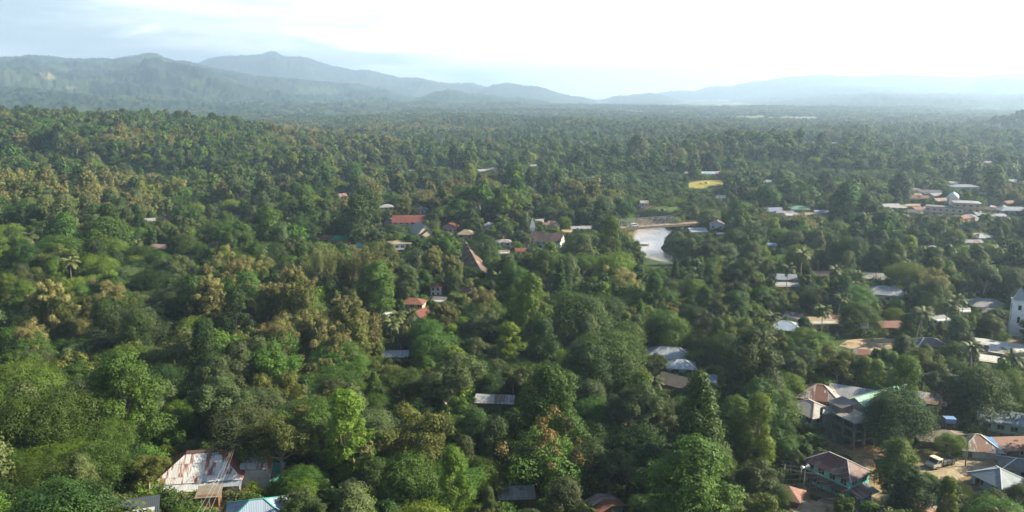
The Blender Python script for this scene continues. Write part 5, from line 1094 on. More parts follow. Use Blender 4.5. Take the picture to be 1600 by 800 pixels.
def pole(px, py, h, label, arm=True, lamps=0, name='utility_pole', lean=0.0):
    x, y, z = spot(px, py, 0); o = thing(name, label, 'pole', (x, y, z), .4)
    MB().tube([(0, 0, -.8), (lean, 0, h)], [.13, .09], 8).build('pole', GREYWOOD, o)
    if arm:
        MB().box(lean - .05, lean + .05, -.9, .9, h - .55, h - .43).build('crossarm', GREYWOOD, o)
        for yy in (-.8, 0, .8): MB().tube([(lean, yy, h - .43), (lean, yy, h - .26)], [.06, .03], 6).build('insulator', WHITE, o)
    for k in range(lamps):
        s = -1 if k == 0 else 1; MB().tube([(s * .15, 0, h - .1), (s * .75, 0, h - .02)], [.10, .34], 10).build('lamp', m_plain((.8, .8, .8), .4, .05), o)
    return Vector((x, y, z + h - .3))
def wire(a, b, sag, label, r=.035):
    a, b = Vector(a), Vector(b); pts = [a.lerp(b, t) - Vector((0, 0, sag * 4 * t * (1 - t))) for t in np.linspace(0, 1, 17)]; c = pts[8].copy()
    o = MB().tube([p - c for p in pts], r, 5).build('power_line', m_plain((.34, .33, .31), .6, .1)); o.location = c
    return tag(o, label, 'cable', 'wires strung over the lower gardens')
def fence_run(name, label, pix, h, step, mat, rails=2, pw=.09, slats=False):
    pts = [np.array(spot(*p, 0)) for p in pix]; o = thing(name, label, 'fence', tuple(pts[0])); o0 = Vector(pts[0]); rail = MB()
    prev = None
    for a, b in zip(pts[:-1], pts[1:]):
        n = max(1, int(np.linalg.norm((b - a)[:2]) / step))
        for i in range(n + 1):
            q = a + (b - a) * i / n; q = Vector((q[0], q[1], float(terrain(q[0], q[1])))) - o0
            if not slats: MB().box(q.x - pw / 2, q.x + pw / 2, q.y - pw / 2, q.y + pw / 2, q.z - .4, q.z + h).build('post', mat, o)
            else: rail.box(q.x - pw / 2, q.x + pw / 2, q.y - pw / 2, q.y + pw / 2, q.z - .4, q.z + h * (1 + .1 * math.sin(i * 2.7)))
            if prev is not None:
                for r in range(rails): dz = h * (.95 - .45 * r); rail.bar(prev + Vector((0, 0, dz)), q + Vector((0, 0, dz)), .05)
            prev = q
    rail.build('panel' if slats else 'rails', mat, o)
def backboard():
    x, y, z = spot(1349, 527, 0); o = thing('basketball_hoop', 'white basketball backboard on a pale post at the edge of the dirt court', 'basketball hoop', (x, y, z), R(8))
    MB().tube([(0, 0, -.5), (0, 0, 3.2)], [.12, .10], 8).build('post', m_plain((.6, .6, .57), .7, .2), o)
    MB().box(-1.25, 1.25, -.16, -.08, 2.5, 4.1).build('backboard', WHITE, o)
    mb = MB(); n = 14; P = [(.23 * math.cos(k / n * 6.2832), -.42 + .23 * math.sin(k / n * 6.2832), 2.75) for k in range(n + 1)]; mb.tube(P, .02, 5); mb.build('rim', m_plain((.6, .12, .04), .5, .1), o)
    PROTECT.append((1342, 514, 1357, 530, math.hypot(x, y)))
def trellis():
    x, y, z = spot(1262, 768, 0); o = thing('drying_rack', 'thin steel pole rack without cover in front of the teal house', 'frame', (x, y, z), R(-22))
    for i in range(4):
        for j in range(2): MB().tube([(-4 + i * 2.7, j * 3.2, -.6), (-4 + i * 2.7, j * 3.2, 3.3)], .05, 6).build('upright', STEEL, o)
    for j in range(3): MB().tube([(-4.6, j * 1.6, 3.3), (4.8, j * 1.6, 3.3)], .045, 6).build('rail', STEEL, o)
    for i in range(4): MB().tube([(-4 + i * 2.7, -.3, 3.24), (-4 + i * 2.7, 3.5, 3.24)], .045, 6).build('crossbar', STEEL, o)
    PROTECT.append((1240, 738, 1300, 770, math.hypot(x, y))); HOUSES.append((x, y, 4.5, 0, 7, 4))
def logs():
    x, y, z = spot(1008, 386, 0)
    o = MB().tube([(-4, .5, -.15), (-1, .1, .35), (2, -.2, .2), (3.5, -.9, .5)], [.22, .34, .30, .12], 7).build('driftwood_log', BARK); o.location = (float(65.5), 398.0, RIVER_Z)
    tag(o, 'dark driftwood log stranded in the muddy river', 'log'); PROTECT.append((1000, 383, 1018, 392, 398))

def build_objects():
    planks(1296, 786, -.5, 9, 'grey planks stacked on the ground beside the lamp pole'); planks(1326, 784, -.7, 8, 'loose brown planks below the porch of the teal house'); planks(1352, 716, .3, 12, 'heap of split boards on the dug earth behind the teal house'); planks(1448, 702, .2, 9, 'old boards lying on the bank above the truck')
    build_bridge(); truck(); backboard(); trellis(); logs()
    t0 = pole(374, 737, 6.0, 'wooden utility pole with crossarm behind the long rusty house')
    t1 = pole(1255, 768, 4.6, 'pole with two white lamps standing beside the teal house', False, 2, 'lamp_post')
    t2 = pole(1508, 730, 6.0, 'thin wooden pole at the roadside above the truck', False, 0)
    t3 = pole(1573, 712, 2.0, 'short dark post standing at the edge of the sunlit road', False, 0, 'roadside_post')
    e = spot(455, 800, 0)
    for k, (px, py, zz, lab) in enumerate(((268, 800, 6, 'topmost wire running from the utility pole down past the bamboo hut'), (282, 800, 6, 'second wire running from the utility pole down past the bamboo hut'), (298, 800, 6, 'lowest wire running from the utility pole down past the bamboo hut'))):
        v = ray(px, py + 60); p = np.array([0, 0, CAM_Z]) + v * 85; wire(t0 + Vector((0, (k - 1) * .8, .1)), p, .9, lab, .013)
    for k, (px, py, dd, lab) in enumerate(((493, 748, 125, 'slack wire from the utility pole into the gully trees'), (515, 735, 150, 'higher wire from the utility pole over the gully trees'))):
        v = ray(px, py); p = np.array([0, 0, CAM_Z]) + v * dd; wire(t0 + Vector((0, .8 * k, 0)), p, .7, lab, .014)
    for k in range(4):
        a = np.array([0, 0, CAM_Z]) + ray(1212, 742 + k * 8) * 140; b = np.array([0, 0, CAM_Z]) + ray(1330 + 6 * k, 728 + k * 7) * 139
        wire(a, b, .35, ('top', 'second', 'third', 'lowest')[k] + ' of four parallel wires in front of the teal house', .02)
    fence_run('bamboo_fence', 'low woven bamboo fence beside the bamboo hut', [(341, 776), (353, 770), (362, 765)], 1.5, .28, m_plain((.26, .17, .08), .9, .4), 3, .07, True)
    fence_run('picket_fence', 'grey stick fence along the bank above the truck', [(1478, 712), (1492, 708), (1506, 706)], 1.2, .45, GREYWOOD, 1, .10, True)
    fence_run('post_fence', 'row of thin fence posts along the near edge of the dirt court', [(1366, 549), (1380, 548), (1396, 546)], 1.9, 4.0, GREYWOOD, 1)
    fence_run('pole_fence', 'rough brushwood fence of leaning poles beside the patched shed', [(905, 783), (922, 781), (934, 786)], 2.0, .5, m_plain((.24, .20, .14), .9, .4), 2, .07, True)

def planks(px, py, rz, n, label):
    x, y, z = spot(px, py, 0); o = thing('plank_pile', label, 'planks', (x, y, z), rz); g = random.Random(px)
    for k in range(n):
        a = g.uniform(-.12, .12); L = g.uniform(1.6, 3.4); yy = (k % 5) * .34 - .7; zz = .08 + (k // 5) * .1
        MB().bar((-L / 2, yy - a * L / 2, zz), (L / 2, yy + a * L / 2, zz + .02), .24, .07).build('plank', WOOD if k % 3 else GREYWOOD, o)
def build_roads():
    road = m_soil((0.270, 0.211, 0.135), (0.378, 0.310, 0.211), 'dirt_road_surface', .3, .5)
    S = lambda *pp: [spot(*p) for p in pp]
    main = drape('dirt_road', S((1225, 803), (1300, 792), (1360, 784), (1395, 768), (1428, 752), (1465, 742), (1510, 728), (1556, 716), (1600, 709), (1680, 699), (1790, 690)), 6.2, road, seed=2)
    side = drape('dirt_path', S((1372, 778), (1366, 752), (1358, 728), (1340, 706), (1322, 697)), [5, 4.5, 4, 5], m_soil((0.253, 0.171, 0.090), (0.360, 0.261, 0.149), 'churned_earth', .5, 1.0), .2, seed=3)
    drape('dirt_path', S((662, 655), (668, 638), (666, 622), (655, 605)), 2.2, road, seed=4)
    yard('dirt_court', S((1308, 541), (1322, 532), (1345, 529), (1400, 529), (1404, 542), (1380, 549), (1345, 551)), m_soil((0.306, 0.225, 0.140), (0.396, 0.315, 0.216), 'court_earth', .2, .3))
    yard('church_yard', S((1532, 552), (1560, 536), (1600, 548), (1640, 562), (1620, 590), (1570, 575)), m_soil((0.270, 0.208, 0.144), (0.360, 0.297, 0.225), 'yard_earth', .3, .3))
    yard('dirt_yard', S((1300, 700), (1345, 690), (1372, 700), (1366, 716), (1335, 712)), m_soil((0.242, 0.152, 0.073), (0.343, 0.242, 0.126), 'dug_earth', .5, 1.2), .3)
    yard('field', S((1066, 293), (1076, 286), (1128, 281), (1136, 288), (1090, 296)), m_soil((0.198, 0.180, 0.050), (0.306, 0.261, 0.068), 'ripe_field', .15, .6), .5)
    for poly, nm in ((((1000, 340), (1010, 328), (1060, 322), (1062, 334), (1030, 341)), 'meadow'), (((1270, 308), (1330, 296), (1440, 285), (1455, 292), (1360, 304), (1300, 311)), 'meadow')):
        yard(nm, S(*poly), m_soil((0.068, 0.095, 0.025), (0.107, 0.144, 0.040), 'meadow_grass', .12, .8), .4)
    for p in list(main[::3]) + list(side[::3]): ROADPTS.append((p[0], p[1], 3.3))
    for px, py, r in ((1085, 290, 14), (1100, 288, 14), (1115, 286, 14), (1128, 285, 10), (1020, 334, 9), (1040, 330, 10), (1055, 328, 9), (1350, 540, 9), (1330, 540, 8), (1378, 540, 9), (1565, 555, 9), (1590, 562, 8), (1340, 703, 6), (1440, 738, 6)):
        x, y, z = spot(px, py); ROADPTS.append((x, y, r))
    for box in ((1240, 782, 1400, 800, 128), (1446, 712, 1600, 734, 165), (1375, 740, 1400, 768, 140), (1318, 695, 1372, 720, 150), (1316, 531, 1398, 546, 225), (1545, 545, 1600, 562, 220), (662, 622, 674, 646, 165), (1076, 282, 1130, 292, 640),
                (1003, 357, 1053, 372, 446), (1004, 372, 1037, 392, 420), (1006, 392, 1062, 417, 374), (1040, 326, 1062, 336, 470)): PROTECT.append(box)
ROADPTS = []

# ------------------------------------------------------------------ trees: which stand where
def near_any(x, y, pad):
    for hx, hy, r, yaw, w, d in HOUSES:
        dx, dy = x - hx, y - hy
        if dx * dx + dy * dy > (r + pad + 1) ** 2: continue
        c, s = math.cos(yaw), math.sin(yaw); lx, ly = abs(c * dx + s * dy) - w / 2, abs(-s * dx + c * dy) - d / 2
        if math.hypot(max(lx, 0), max(ly, 0)) < pad: return True
    for rx, ry, r in ROADPTS:
        if (x - rx) ** 2 + (y - ry) ** 2 < (r + pad * .25) ** 2: return True
    return False
PW, PH = 800, 400
PMAP = None
def build_pmap():
    global PMAP
    PMAP = np.zeros((PH, PW), 'f')
    for x0, y0, x1, y1, d in PROTECT:
        a, b, c, e = int(max(0, x0 / 2)), int(max(0, y0 / 2)), int(min(PW, x1 / 2 + 1)), int(min(PH, y1 / 2 + 1))
        if c > a and e > b: PMAP[b:e, a:c] = np.maximum(PMAP[b:e, a:c], d)
def crown_box(x, y, z, w, h, th=.30):
    cx, cy, d = project(x, y, z + h * .62); hw = F_PX * w / 2 / d; top = float(project(x, y, z + h)[1]); bot = float(project(x, y, z + h * th)[1])
    return float(cx), hw, top, bot
def blocks(x, y, z, w, h, shrink=.86):
    cx, hw, top, bot = crown_box(x, y, z, w, h); hw *= shrink; d = math.hypot(x, y)
    x0, x1, y0, y1 = int((cx - hw) / 2), int((cx + hw) / 2) + 1, int(top / 2), int(bot / 2) + 1
    x0, y0, x1, y1 = max(0, x0), max(0, y0), min(PW, x1), min(PH, y1)
    if x1 <= x0 or y1 <= y0: return False
    sub = PMAP[y0:y1, x0:x1]; yy, xx = np.mgrid[y0:y1, x0:x1]
    e = ((xx * 2 + 1 - cx) / max(hw, 1)) ** 2 + ((yy * 2 + 1 - (top + bot) / 2) / max((bot - top) / 2, 1)) ** 2 < 1
    return bool(((sub > d) & e).any())

TREES = []      # dict(form key, x, y, z, s, rz, sp)
GRID = {}
def add_tree(key, x, y, s, rz, name, sx=1.0, z=None):
    P = PROTO[key]; z = float(terrain(x, y)) if z is None else z; TREES.append(dict(key=key, x=x, y=y, z=z, s=s, sx=sx, rz=rz, name=name, w=P.w * s * sx, h=P.h * s))
    GRID.setdefault((int(x // 12), int(y // 12)), []).append((x, y, P.w * s * sx / 2))
def crowded(x, y, r, k=.62):
    a, b = int(x // 12), int(y // 12)
    for i in range(a - 1, a + 2):
        for j in range(b - 1, b + 2):
            for tx, ty, tr in GRID.get((i, j), ()):
                if (x - tx) ** 2 + (y - ty) ** 2 < (k * (r + tr)) ** 2: return True
    return False
# the trees one can pick out in the photograph: middle of the crown (px, py), crown width in px, prototype
KEYED = [
 # foot of the picture
 (70, 660, 190, ('spreading', 'mid', 0)), (150, 690, 130, ('spreading', 'mid', 0)), (30, 600, 120, ('spreading', 'bright', 0)), (205, 725, 72, ('round', 'dark', 0)), (230, 735, 60, ('loose', 'olive', 0)), (200, 580, 100, ('dome', 'mid', 0)),
 (215, 635, 90, ('loose', 'grey', 0)), (265, 665, 80, ('round', 'mid', 0)), (345, 630, 100, ('loose', 'grey', 0)), (400, 640, 110, ('dome', 'grey', 0)), (440, 620, 90, ('loose', 'olive', 0)), (440, 690, 110, ('loose', 'olive', 0)), (480, 660, 110, ('round', 'mid', 0)),
 (510, 700, 90, ('loose', 'mid', 0)), (540, 670, 80, ('slender', 'bright', 0)), (585, 610, 34, ('vine', 1, 0)), (585, 720, 70, ('flower_loose_tan', 'mid', 0)), (660, 690, 120, ('loose', 'olive', 0)), (715, 690, 90, ('loose', 'mid', 0)), (650, 640, 60, ('round', 'dark', 0)),
 (640, 745, 110, ('round', 'mid', 0)), (700, 750, 110, ('spreading', 'mid', 0)), (750, 740, 80, ('round', 'bright', 0)), (850, 710, 130, ('flower_round_rust', 'mid', 0)), (925, 720, 100, ('round', 'dark', 0)), (975, 730, 70, ('loose', 'grey', 0)),
 (1030, 765, 84, ('round', 'dark', 0)), (1093, 665, 96, ('vine', 0, 0)), (1112, 735, 70, ('upright', 'mid', 0)), (1180, 750, 80, ('loose', 'grey', 0)), (1205, 765, 60, ('round', 'dark', 0)), (860, 640, 110, ('upright', 'mid', 0)), (930, 650, 90, ('dome', 'mid', 0)), (830, 620, 60, ('flower_loose_tan', 'mid', 0)),
 (985, 640, 90, ('loose', 'grey', 0)), (1000, 690, 90, ('round', 'dark', 0)), (800, 670, 80, ('round', 'dark', 0)), (745, 670, 66, ('spreading', 'dark', 0)), (470, 770, 60, ('round', 'bright', 0)), (600, 790, 70, ('round', 'dark', 0)), (870, 790, 60, ('round', 'mid', 0)), (1120, 790, 60, ('round', 'bright', 0)),
 # along the road
 (1400, 646, 112, ('dome', 'dark', 0)), (1404, 714, 62, ('upright', 'mid', 0)), (1418, 770, 66, ('upright', 'dark', 0)), (1486, 693, 44, ('spreading', 'bright', 0)), (1232, 698, 46, ('round', 'mid', 0)), (1480, 775, 40, ('slender', 'bright', 0)), (1545, 795, 60, ('round', 'mid', 0)), (1590, 770, 48, ('round', 'dark', 0)),
 (1195, 620, 100, ('dome', 'mid', 0)), (1175, 580, 90, ('upright', 'grey', 0)), (1235, 600, 50, ('round', 'bright', 0)), (1545, 615, 110, ('dome', 'mid', 0)), (1580, 590, 60, ('loose', 'mid', 0)), (1470, 600, 60, ('loose', 'grey', 0)), (1395, 600, 60, ('slender', 'bright', 0)),
 # middle wood
 (940, 560, 128, ('dome', 'dark', 0)), (990, 590, 60, ('flower_round_tan', 'olive', 0)), (755, 490, 68, ('flower_dome_tan', 'mid', 0)), (525, 560, 84, ('flower_dome_tan', 'mid', 0)), (480, 540, 60, ('flower_round_tan', 'olive', 0)), (545, 520, 70, ('flower_upright_tan', 'olive', 0)), (365, 450, 92, ('flower_dome_tan', 'mid', 0)),
 (330, 480, 60, ('flower_upright_tan', 'olive', 0)), (80, 490, 66, ('flower_upright_tan', 'olive', 0)), (125, 520, 60, ('flower_round_tan', 'olive', 0)), (45, 545, 76, ('flower_dome_tan', 'mid', 0)), (180, 480, 70, ('flower_dome_tan', 'mid', 0)), (20, 390, 46, ('flower_round_tan', 'olive', 0)), (410, 425, 50, ('flower_round_tan', 'olive', 0)), (465, 480, 88, ('dome', 'mid', 0)),
 (200, 570, 96, ('dome', 'mid', 0)), (330, 545, 110, ('spreading', 'mid', 0)), (375, 555, 90, ('spreading', 'dark', 0)), (415, 560, 80, ('loose', 'grey', 0)), (240, 440, 70, ('spreading', 'dark', 0)), (300, 470, 60, ('upright', 'dark', 0)), (230, 500, 66, ('dome', 'grey', 0)), (510, 415, 40, ('bamboo', 0, 0)), (575, 420, 46, ('bamboo', 1, 0)), (490, 425, 34, ('bamboo', 1, 0)), (548, 425, 40, ('bamboo', 0, 0)), (600, 445, 30, ('bamboo', 1, 0)),
 (550, 478, 32, ('pink', 0, 0)), (676, 412, 34, ('flower_upright_tan', 'olive', 0)), (707, 424, 32, ('flower_upright_tan', 'olive', 0)), (755, 385, 54, ('round', 'dark', 0)), (688, 374, 34, ('round', 'dark', 0)), (640, 375, 36, ('round', 'dark', 0)), (670, 520, 70, ('round', 'mid', 0)), (705, 500, 60, ('round', 'mid', 0)), (800, 450, 60, ('upright', 'mid', 0)),
 (875, 445, 34, ('conical', 0, 0)), (885, 478, 17, ('conical', 0, 0)), (910, 480, 15, ('conical', 1, 0)), (874, 490, 18, ('conical', 0, 0)), (1000, 495, 22, ('conical', 1, 0)), (1055, 425, 18, ('conical', 0, 0)), (1080, 450, 54, ('round', 'mid', 0)), (1110, 420, 36, ('round', 'bright', 0)), (980, 460, 72, ('flower_dome_tan', 'mid', 0)), (868, 450, 34, ('flower_round_tan', 'olive', 0)), (1052, 496, 34, ('flower_round_rust', 'mid', 0)), (1113, 436, 28, ('flower_round_rust', 'mid', 0)),
 (1125, 485, 50, ('loose', 'grey', 0)), (1155, 520, 60, ('loose', 'olive', 0)), (960, 420, 80, ('round', 'bright', 0)), (910, 415, 70, ('spreading', 'mid', 0)), (960, 370, 32, ('flower_round_rust', 'mid', 0)), (905, 385, 60, ('round', 'dark', 0)), (860, 405, 34, ('slender', 'bright', 0)), (1000, 403, 14, ('round', 'dark', 0)),
 (1350, 495, 62, ('dome', 'mid', 0)), (1455, 460, 66, ('flower_dome_tan', 'mid', 0)), (1415, 535, 40, ('round', 'dark', 0)), (1490, 550, 52, ('round', 'dark', 0)), (1280, 540, 60, ('round', 'mid', 0)), (1310, 570, 60, ('loose', 'olive', 0)), (1250, 560, 60, ('dome', 'dark', 0)), (1385, 570, 60, ('loose', 'mid', 0)), (1560, 490, 34, ('round', 'mid', 0)), (1370, 610, 30, ('slender', 'bright', 0)),
 (40, 470, 30, ('bare', 0, 0)), (350, 300, 40, ('flower_round_tan', 'olive', 0)), (425, 330, 26, ('flower_round_tan', 'olive', 0)), (180, 320, 26, ('flower_round_tan', 'olive', 0)), (130, 362, 30, ('flower_round_tan', 'olive', 0)), (575, 305, 28, ('flower_round_tan', 'olive', 0)),
 # palms and bananas
 (622, 505, 34, ('palm', 0, 0)), (610, 515, 30, ('palm', 1, 0)), (640, 500, 28, ('palm', 2, 0)), (1125, 622, 40, ('palm', 0, 0)), (1418, 505, 34, ('palm', 1, 0)), (1440, 497, 32, ('palm', 2, 0)), (1478, 488, 34, ('palm', 0, 0)), (1503, 483, 36, ('palm', 1, 0)), (1295, 500, 34, ('palm', 2, 0)), (1320, 478, 28, ('palm', 0, 0)), (1230, 430, 28, ('palm', 1, 0)), (1303, 432, 26, ('palm', 0, 0)), (1520, 558, 40, ('palm', 2, 0)), (1585, 575, 44, ('palm', 0, 0)), (1205, 505, 30, ('palm', 1, 0)), (1020, 610, 34, ('palm', 2, 0)),
 (600, 305, 22, ('palm', 0, 0)), (783, 350, 22, ('palm', 1, 0)), (448, 352, 20, ('palm', 2, 0)), (1350, 330, 20, ('palm', 0, 0)), (1395, 340, 20, ('palm', 1, 0)), (1440, 345, 22, ('palm', 2, 0)), (1475, 348, 20, ('palm', 0, 0)), (1500, 350, 22, ('palm', 1, 0)), (1540, 345, 22, ('palm', 2, 0)), (1420, 348, 20, ('palm', 0, 0)), (775, 440, 26, ('palm', 1, 0)), (1330, 455, 26, ('palm', 2, 0)), (855, 520, 30, ('palm', 0, 0)),
 (1275, 692, 40, ('banana', 0, 0)), (1262, 702, 34, ('banana', 1, 0)), (460, 752, 36, ('banana', 0, 0)), (522, 775, 44, ('banana', 1, 0)), (510, 785, 40, ('banana', 0, 0)), (935, 795, 34, ('banana', 1, 0)), (1490, 665, 26, ('banana', 0, 0)), (1140, 655, 34, ('banana', 1, 0)), (545, 795, 34, ('banana', 0, 0)),
]
NAME_OF = {'palm': 'palm_tree', 'banana': 'banana_plant', 'bamboo': 'bamboo_clump', 'conical': 'conical_tree', 'vine': 'vine_covered_tree', 'bare': 'bare_tree', 'pink': 'pink_flowering_tree'}
def name_of(key): return NAME_OF.get(key[0], 'flowering_tree' if key[0].startswith('flower') else 'broadleaf_tree')

def place_trees():
    g = np.random.default_rng(5)
    for px, py, wpx, key in KEYED:
        P = PROTO[key]; s = 1.0
        for _ in range(5):
            x, y, z = spot(px, py, P.h * s * .6); d = float(project(x, y, z + P.h * s * .6)[2]); s = np.clip(wpx * d / F_PX / P.w, .35, 1.6)
        tries = 0; ox, oy = x, y
        while near_any(x, y, .5) and tries < 26:
            tries += 1; a = tries * 2.4; x = ox + .45 * tries * math.cos(a); y = oy + .45 * tries * math.sin(a); z = float(terrain(x, y))
        if near_any(x, y, .4): print('keyed tree dropped', px, py, key[0]); continue
        add_tree(key, x, y, float(s), g.random() * 6.28, name_of(key))
    bl_forms = [k for k in PROTO if k[2] == 0 and name_of(k) == 'broadleaf_tree']; fl_forms = [k for k in PROTO if k[2] == 0 and name_of(k) == 'flowering_tree']
    weights = {'dome': 1.0, 'round': 1.2, 'upright': .9, 'spreading': .8, 'loose': 1.0, 'slender': .6}
    wb = np.array([weights[k[0]] for k in bl_forms]); wb /= wb.sum(); wf = np.array([.15 if 'rust' in k[0] else 1.0 for k in fl_forms]); wf /= wf.sum()
    for (r0, r1, stp, rounds) in ((52, 300, 5.2, 3), (300, 760, 6.4, 2), (760, 1700, 8.0, 1)):
        for rd in range(rounds):
            r = r0
            while r < r1:
                half = 0.68 if r < 300 else .64 if r < 760 else .60; n = int(2 * half * r / stp)
                aa = -half + (np.arange(n) + g.random(n)) * 2 * half / n; ra = r + g.random(n) * stp; XX, YY = ra * np.sin(aa), ra * np.cos(aa)
                ZZ, RV, FL, OP = terrain(XX, YY), river_dist(XX, YY), vnoise(XX, YY, 90, 21) + .5 * vnoise(XX, YY, 30, 22) + np.where(XX < -30, .18, -.12), vnoise(XX, YY, 70, 31); CL = vnoise(XX, YY, 75, 41) * .7 + vnoise(XX, YY, 28, 42) * .5
                for i in range(n):
                    x, y, z, rvd, fl = float(XX[i]), float(YY[i]), float(ZZ[i]), float(RV[i]), float(FL[i])
                    key = fl_forms[g.choice(len(fl_forms), p=wf)] if fl > .44 and g.random() < (.65 if r < 500 else .42) else bl_forms[g.choice(len(bl_forms), p=wb)]
                    if fl <= .44 and g.random() < (0 if y < 260 else .02 if x < 60 else .07): key = ('palm', int(g.integers(3)), 0)
                    s = float(np.clip(g.normal(.84 if rd == 0 else .54, .23), .34, 1.35)); P = PROTO[key]
                    if rd > 0: s *= .8
                    if r > 500:
                        if CL[i] < -.52 and rd == 0 and g.random() < .75: continue
                        s *= 1 + .42 * float(CL[i])
                        if r > 760: s = min(s * 1.22, 1.08)
                    if key[0] == 'palm': s = float(np.clip(g.normal(.78, .14), .5, 1.05))
                    # low bushes only on the open flats by the river
                    open_ = (r > 430 and r < 760 and 70 < x < 330 and OP[i] > -.25 and not (x > 150 and y < 560))
                    if open_: s *= .42
                    if rvd < 12 + 3 * s: continue
                    if rvd < 19: s *= .6
                    ok = False
                    for k in range(4):
                        if not near_any(x, y, 1.0 + P.w * s * .12) and not blocks(x, y, z, P.w * s, P.h * s) and not crowded(x, y, P.w * s / 2, .66 if r < 760 else .5): ok = True; break
                        s *= .72
                        if s < .24: break
                    if ok: add_tree(key, x, y, s, g.random() * 6.28, name_of(key), float(np.clip(g.normal(1.0, .12), .75, 1.3)), z)
                r += stp
    print('trees', len(TREES))

def visible_share():
    """how many pixels of each crown (and of each house box) an 800 x 400 picture would show"""
    idb = np.full((PH, PW), -1, int); items = []
    for i, t in enumerate(TREES): items.append((math.hypot(t['x'], t['y']), i))
    for x0, y0, x1, y1, d in PROTECT: items.append((d, (x0, y0, x1, y1)))
    for d, i in sorted(items, key=lambda q: -q[0]):
        if isinstance(i, tuple):
            a, b, c, e = [int(v / 2) for v in i]; idb[max(0, b):max(0, e), max(0, a):max(0, c)] = -1; continue
        t = TREES[i]; cx, hw, top, bot = crown_box(t['x'], t['y'], t['z'], t['w'], t['h'], .2); hw *= .9
        x0, y0, x1, y1 = max(0, int((cx - hw) / 2)), max(0, int(top / 2)), min(PW, int((cx + hw) / 2) + 1), min(PH, int(bot / 2) + 1)
        if x1 <= x0 or y1 <= y0: continue
        yy, xx = np.mgrid[y0:y1, x0:x1]; e = ((xx * 2 + 1 - cx) / max(hw, 1)) ** 2 + ((yy * 2 + 1 - (top + bot) / 2) / max((bot - top) / 2, 1)) ** 2 < 1
        idb[y0:y1, x0:x1][e] = i
    n = np.bincount(idb[idb >= 0].ravel(), minlength=len(TREES)); ys, xs = np.nonzero(idb >= 0); ids = idb[ys, xs]
    sx = np.bincount(ids, xs, len(TREES)); sy = np.bincount(ids, ys, len(TREES)); 
    for i, t in enumerate(TREES): t['vis'] = int(n[i]); t['px'] = float(2 * sx[i] / n[i]) if n[i] else 0; t['py'] = float(2 * sy[i] / n[i]) if n[i] else 0

TONE = {'dark': 'dark green', 'mid': 'mid green', 'bright': 'yellow green', 'grey': 'grey green', 'olive': 'olive green'}
FORMWORD = {'dome': 'domed', 'round': 'rounded', 'upright': 'tall oval', 'spreading': 'wide spreading', 'loose': 'loose ragged', 'slender': 'slender'}
ORD = ['', 'second ', 'third ', 'fourth ', 'fifth ', 'sixth ', 'seventh ', 'eighth ', 'ninth ', 'tenth ', 'eleventh ', 'twelfth ', 'thirteenth ', 'fourteenth ', 'fifteenth ', 'sixteenth '] + [a + ' ' for a in 'seventeenth eighteenth nineteenth twentieth'.split()] + ['twenty ' + a + ' ' for a in 'first second third fourth fifth sixth seventh eighth ninth'.split()] + ['thirtieth '] + ['thirty ' + a + ' ' for a in 'first second third fourth fifth sixth seventh eighth ninth'.split()]
GROUP = {'broadleaf_tree': 'green broadleaf trees of the valley forest', 'flowering_tree': 'trees with pale flower sprays on their crowns', 'palm_tree': 'coconut palms among the houses', 'banana_plant': 'banana plants', 'bamboo_clump': 'tall bamboo clumps', 'conical_tree': 'narrow conical trees', 'vine_covered_tree': 'tapering trees wrapped in creepers'}
def desc(t):
    k = t['key']; n = t['name']
    if n == 'broadleaf_tree': return f"{FORMWORD[k[0]]} {TONE[k[1]]} tree"
    if n == 'flowering_tree': return f"{FORMWORD[k[0].split('_')[1]]} {'tan' if k[0].endswith('tan') else 'rusty'} blossomed tree"
    return {'palm_tree': 'coconut palm', 'banana_plant': 'broad leaved banana plant', 'bamboo_clump': 'straw green bamboo clump', 'conical_tree': 'narrow conical tree', 'vine_covered_tree': 'tall creeper draped tree', 'bare_tree': 'bare pale leafless tree', 'pink_flowering_tree': 'small purple pink blossomed tree'}[n]
def label_trees(ts):
    # some trees that stand out serve as landmarks for their neighbours
    special = [(80, 490, 'the tall tan slope tree'), (365, 450, 'the big tan topped crown'), (70, 660, 'the great corner tree'), (525, 560, 'the round tan crown'), (755, 490, 'the tan crown below the hall'), (550, 478, 'the purple pink tree'), (940, 560, 'the great dark dome crown'), (1090, 650, 'the creeper draped trunk'), (850, 710, 'the rusty topped tree'), (575, 420, 'the straw green bamboo'), (980, 460, 'the tan crown near the river'), (40, 470, 'the bare tree'), (1390, 648, 'the big dark roadside tree'), (890, 478, 'the narrow conical trees'), (330, 545, 'the layered spreading crown'), (660, 690, 'the olive tree above the gully'), (180, 480, 'the pale twin crowned tree')]
    lms = [q for q in LANDMARK] + special; A = np.array([(a, b) for a, b, _ in lms]); buckets = {}
    for t in ts:
        dx, dy = t['px'] - A[:, 0], (t['py'] - A[:, 1]) * 1.5; dist = np.hypot(dx, dy); dist[dist < 6] = 6 + 0 * dist[dist < 6]
        order = np.argsort(dist); j = int(order[0])
        if dist[j] < 9 and len(order) > 1 and t.get('keyed'): j = int(order[1])
        dxx, dyy = dx[j], dy[j]
        if abs(dxx) > 1.4 * abs(dyy): rel = 'right of' if dxx > 0 else 'left of'
        elif abs(dyy) > 1.4 * abs(dxx): rel = 'in front of' if dyy > 0 else 'behind'
        else: rel = ('below right of' if dxx > 0 else 'below left of') if dyy > 0 else ('above right of' if dxx > 0 else 'above left of')
        buckets.setdefault((desc(t), rel, lms[j][2]), []).append((dist[j], t))
    for (de, rel, lm), v in buckets.items():
        v.sort(key=lambda q: q[0])
        for i, (_, t) in enumerate(v): t['label'] = (ORD[i] if i < len(ORD) else f'far {i} ') + f'{de} {rel} {lm}'

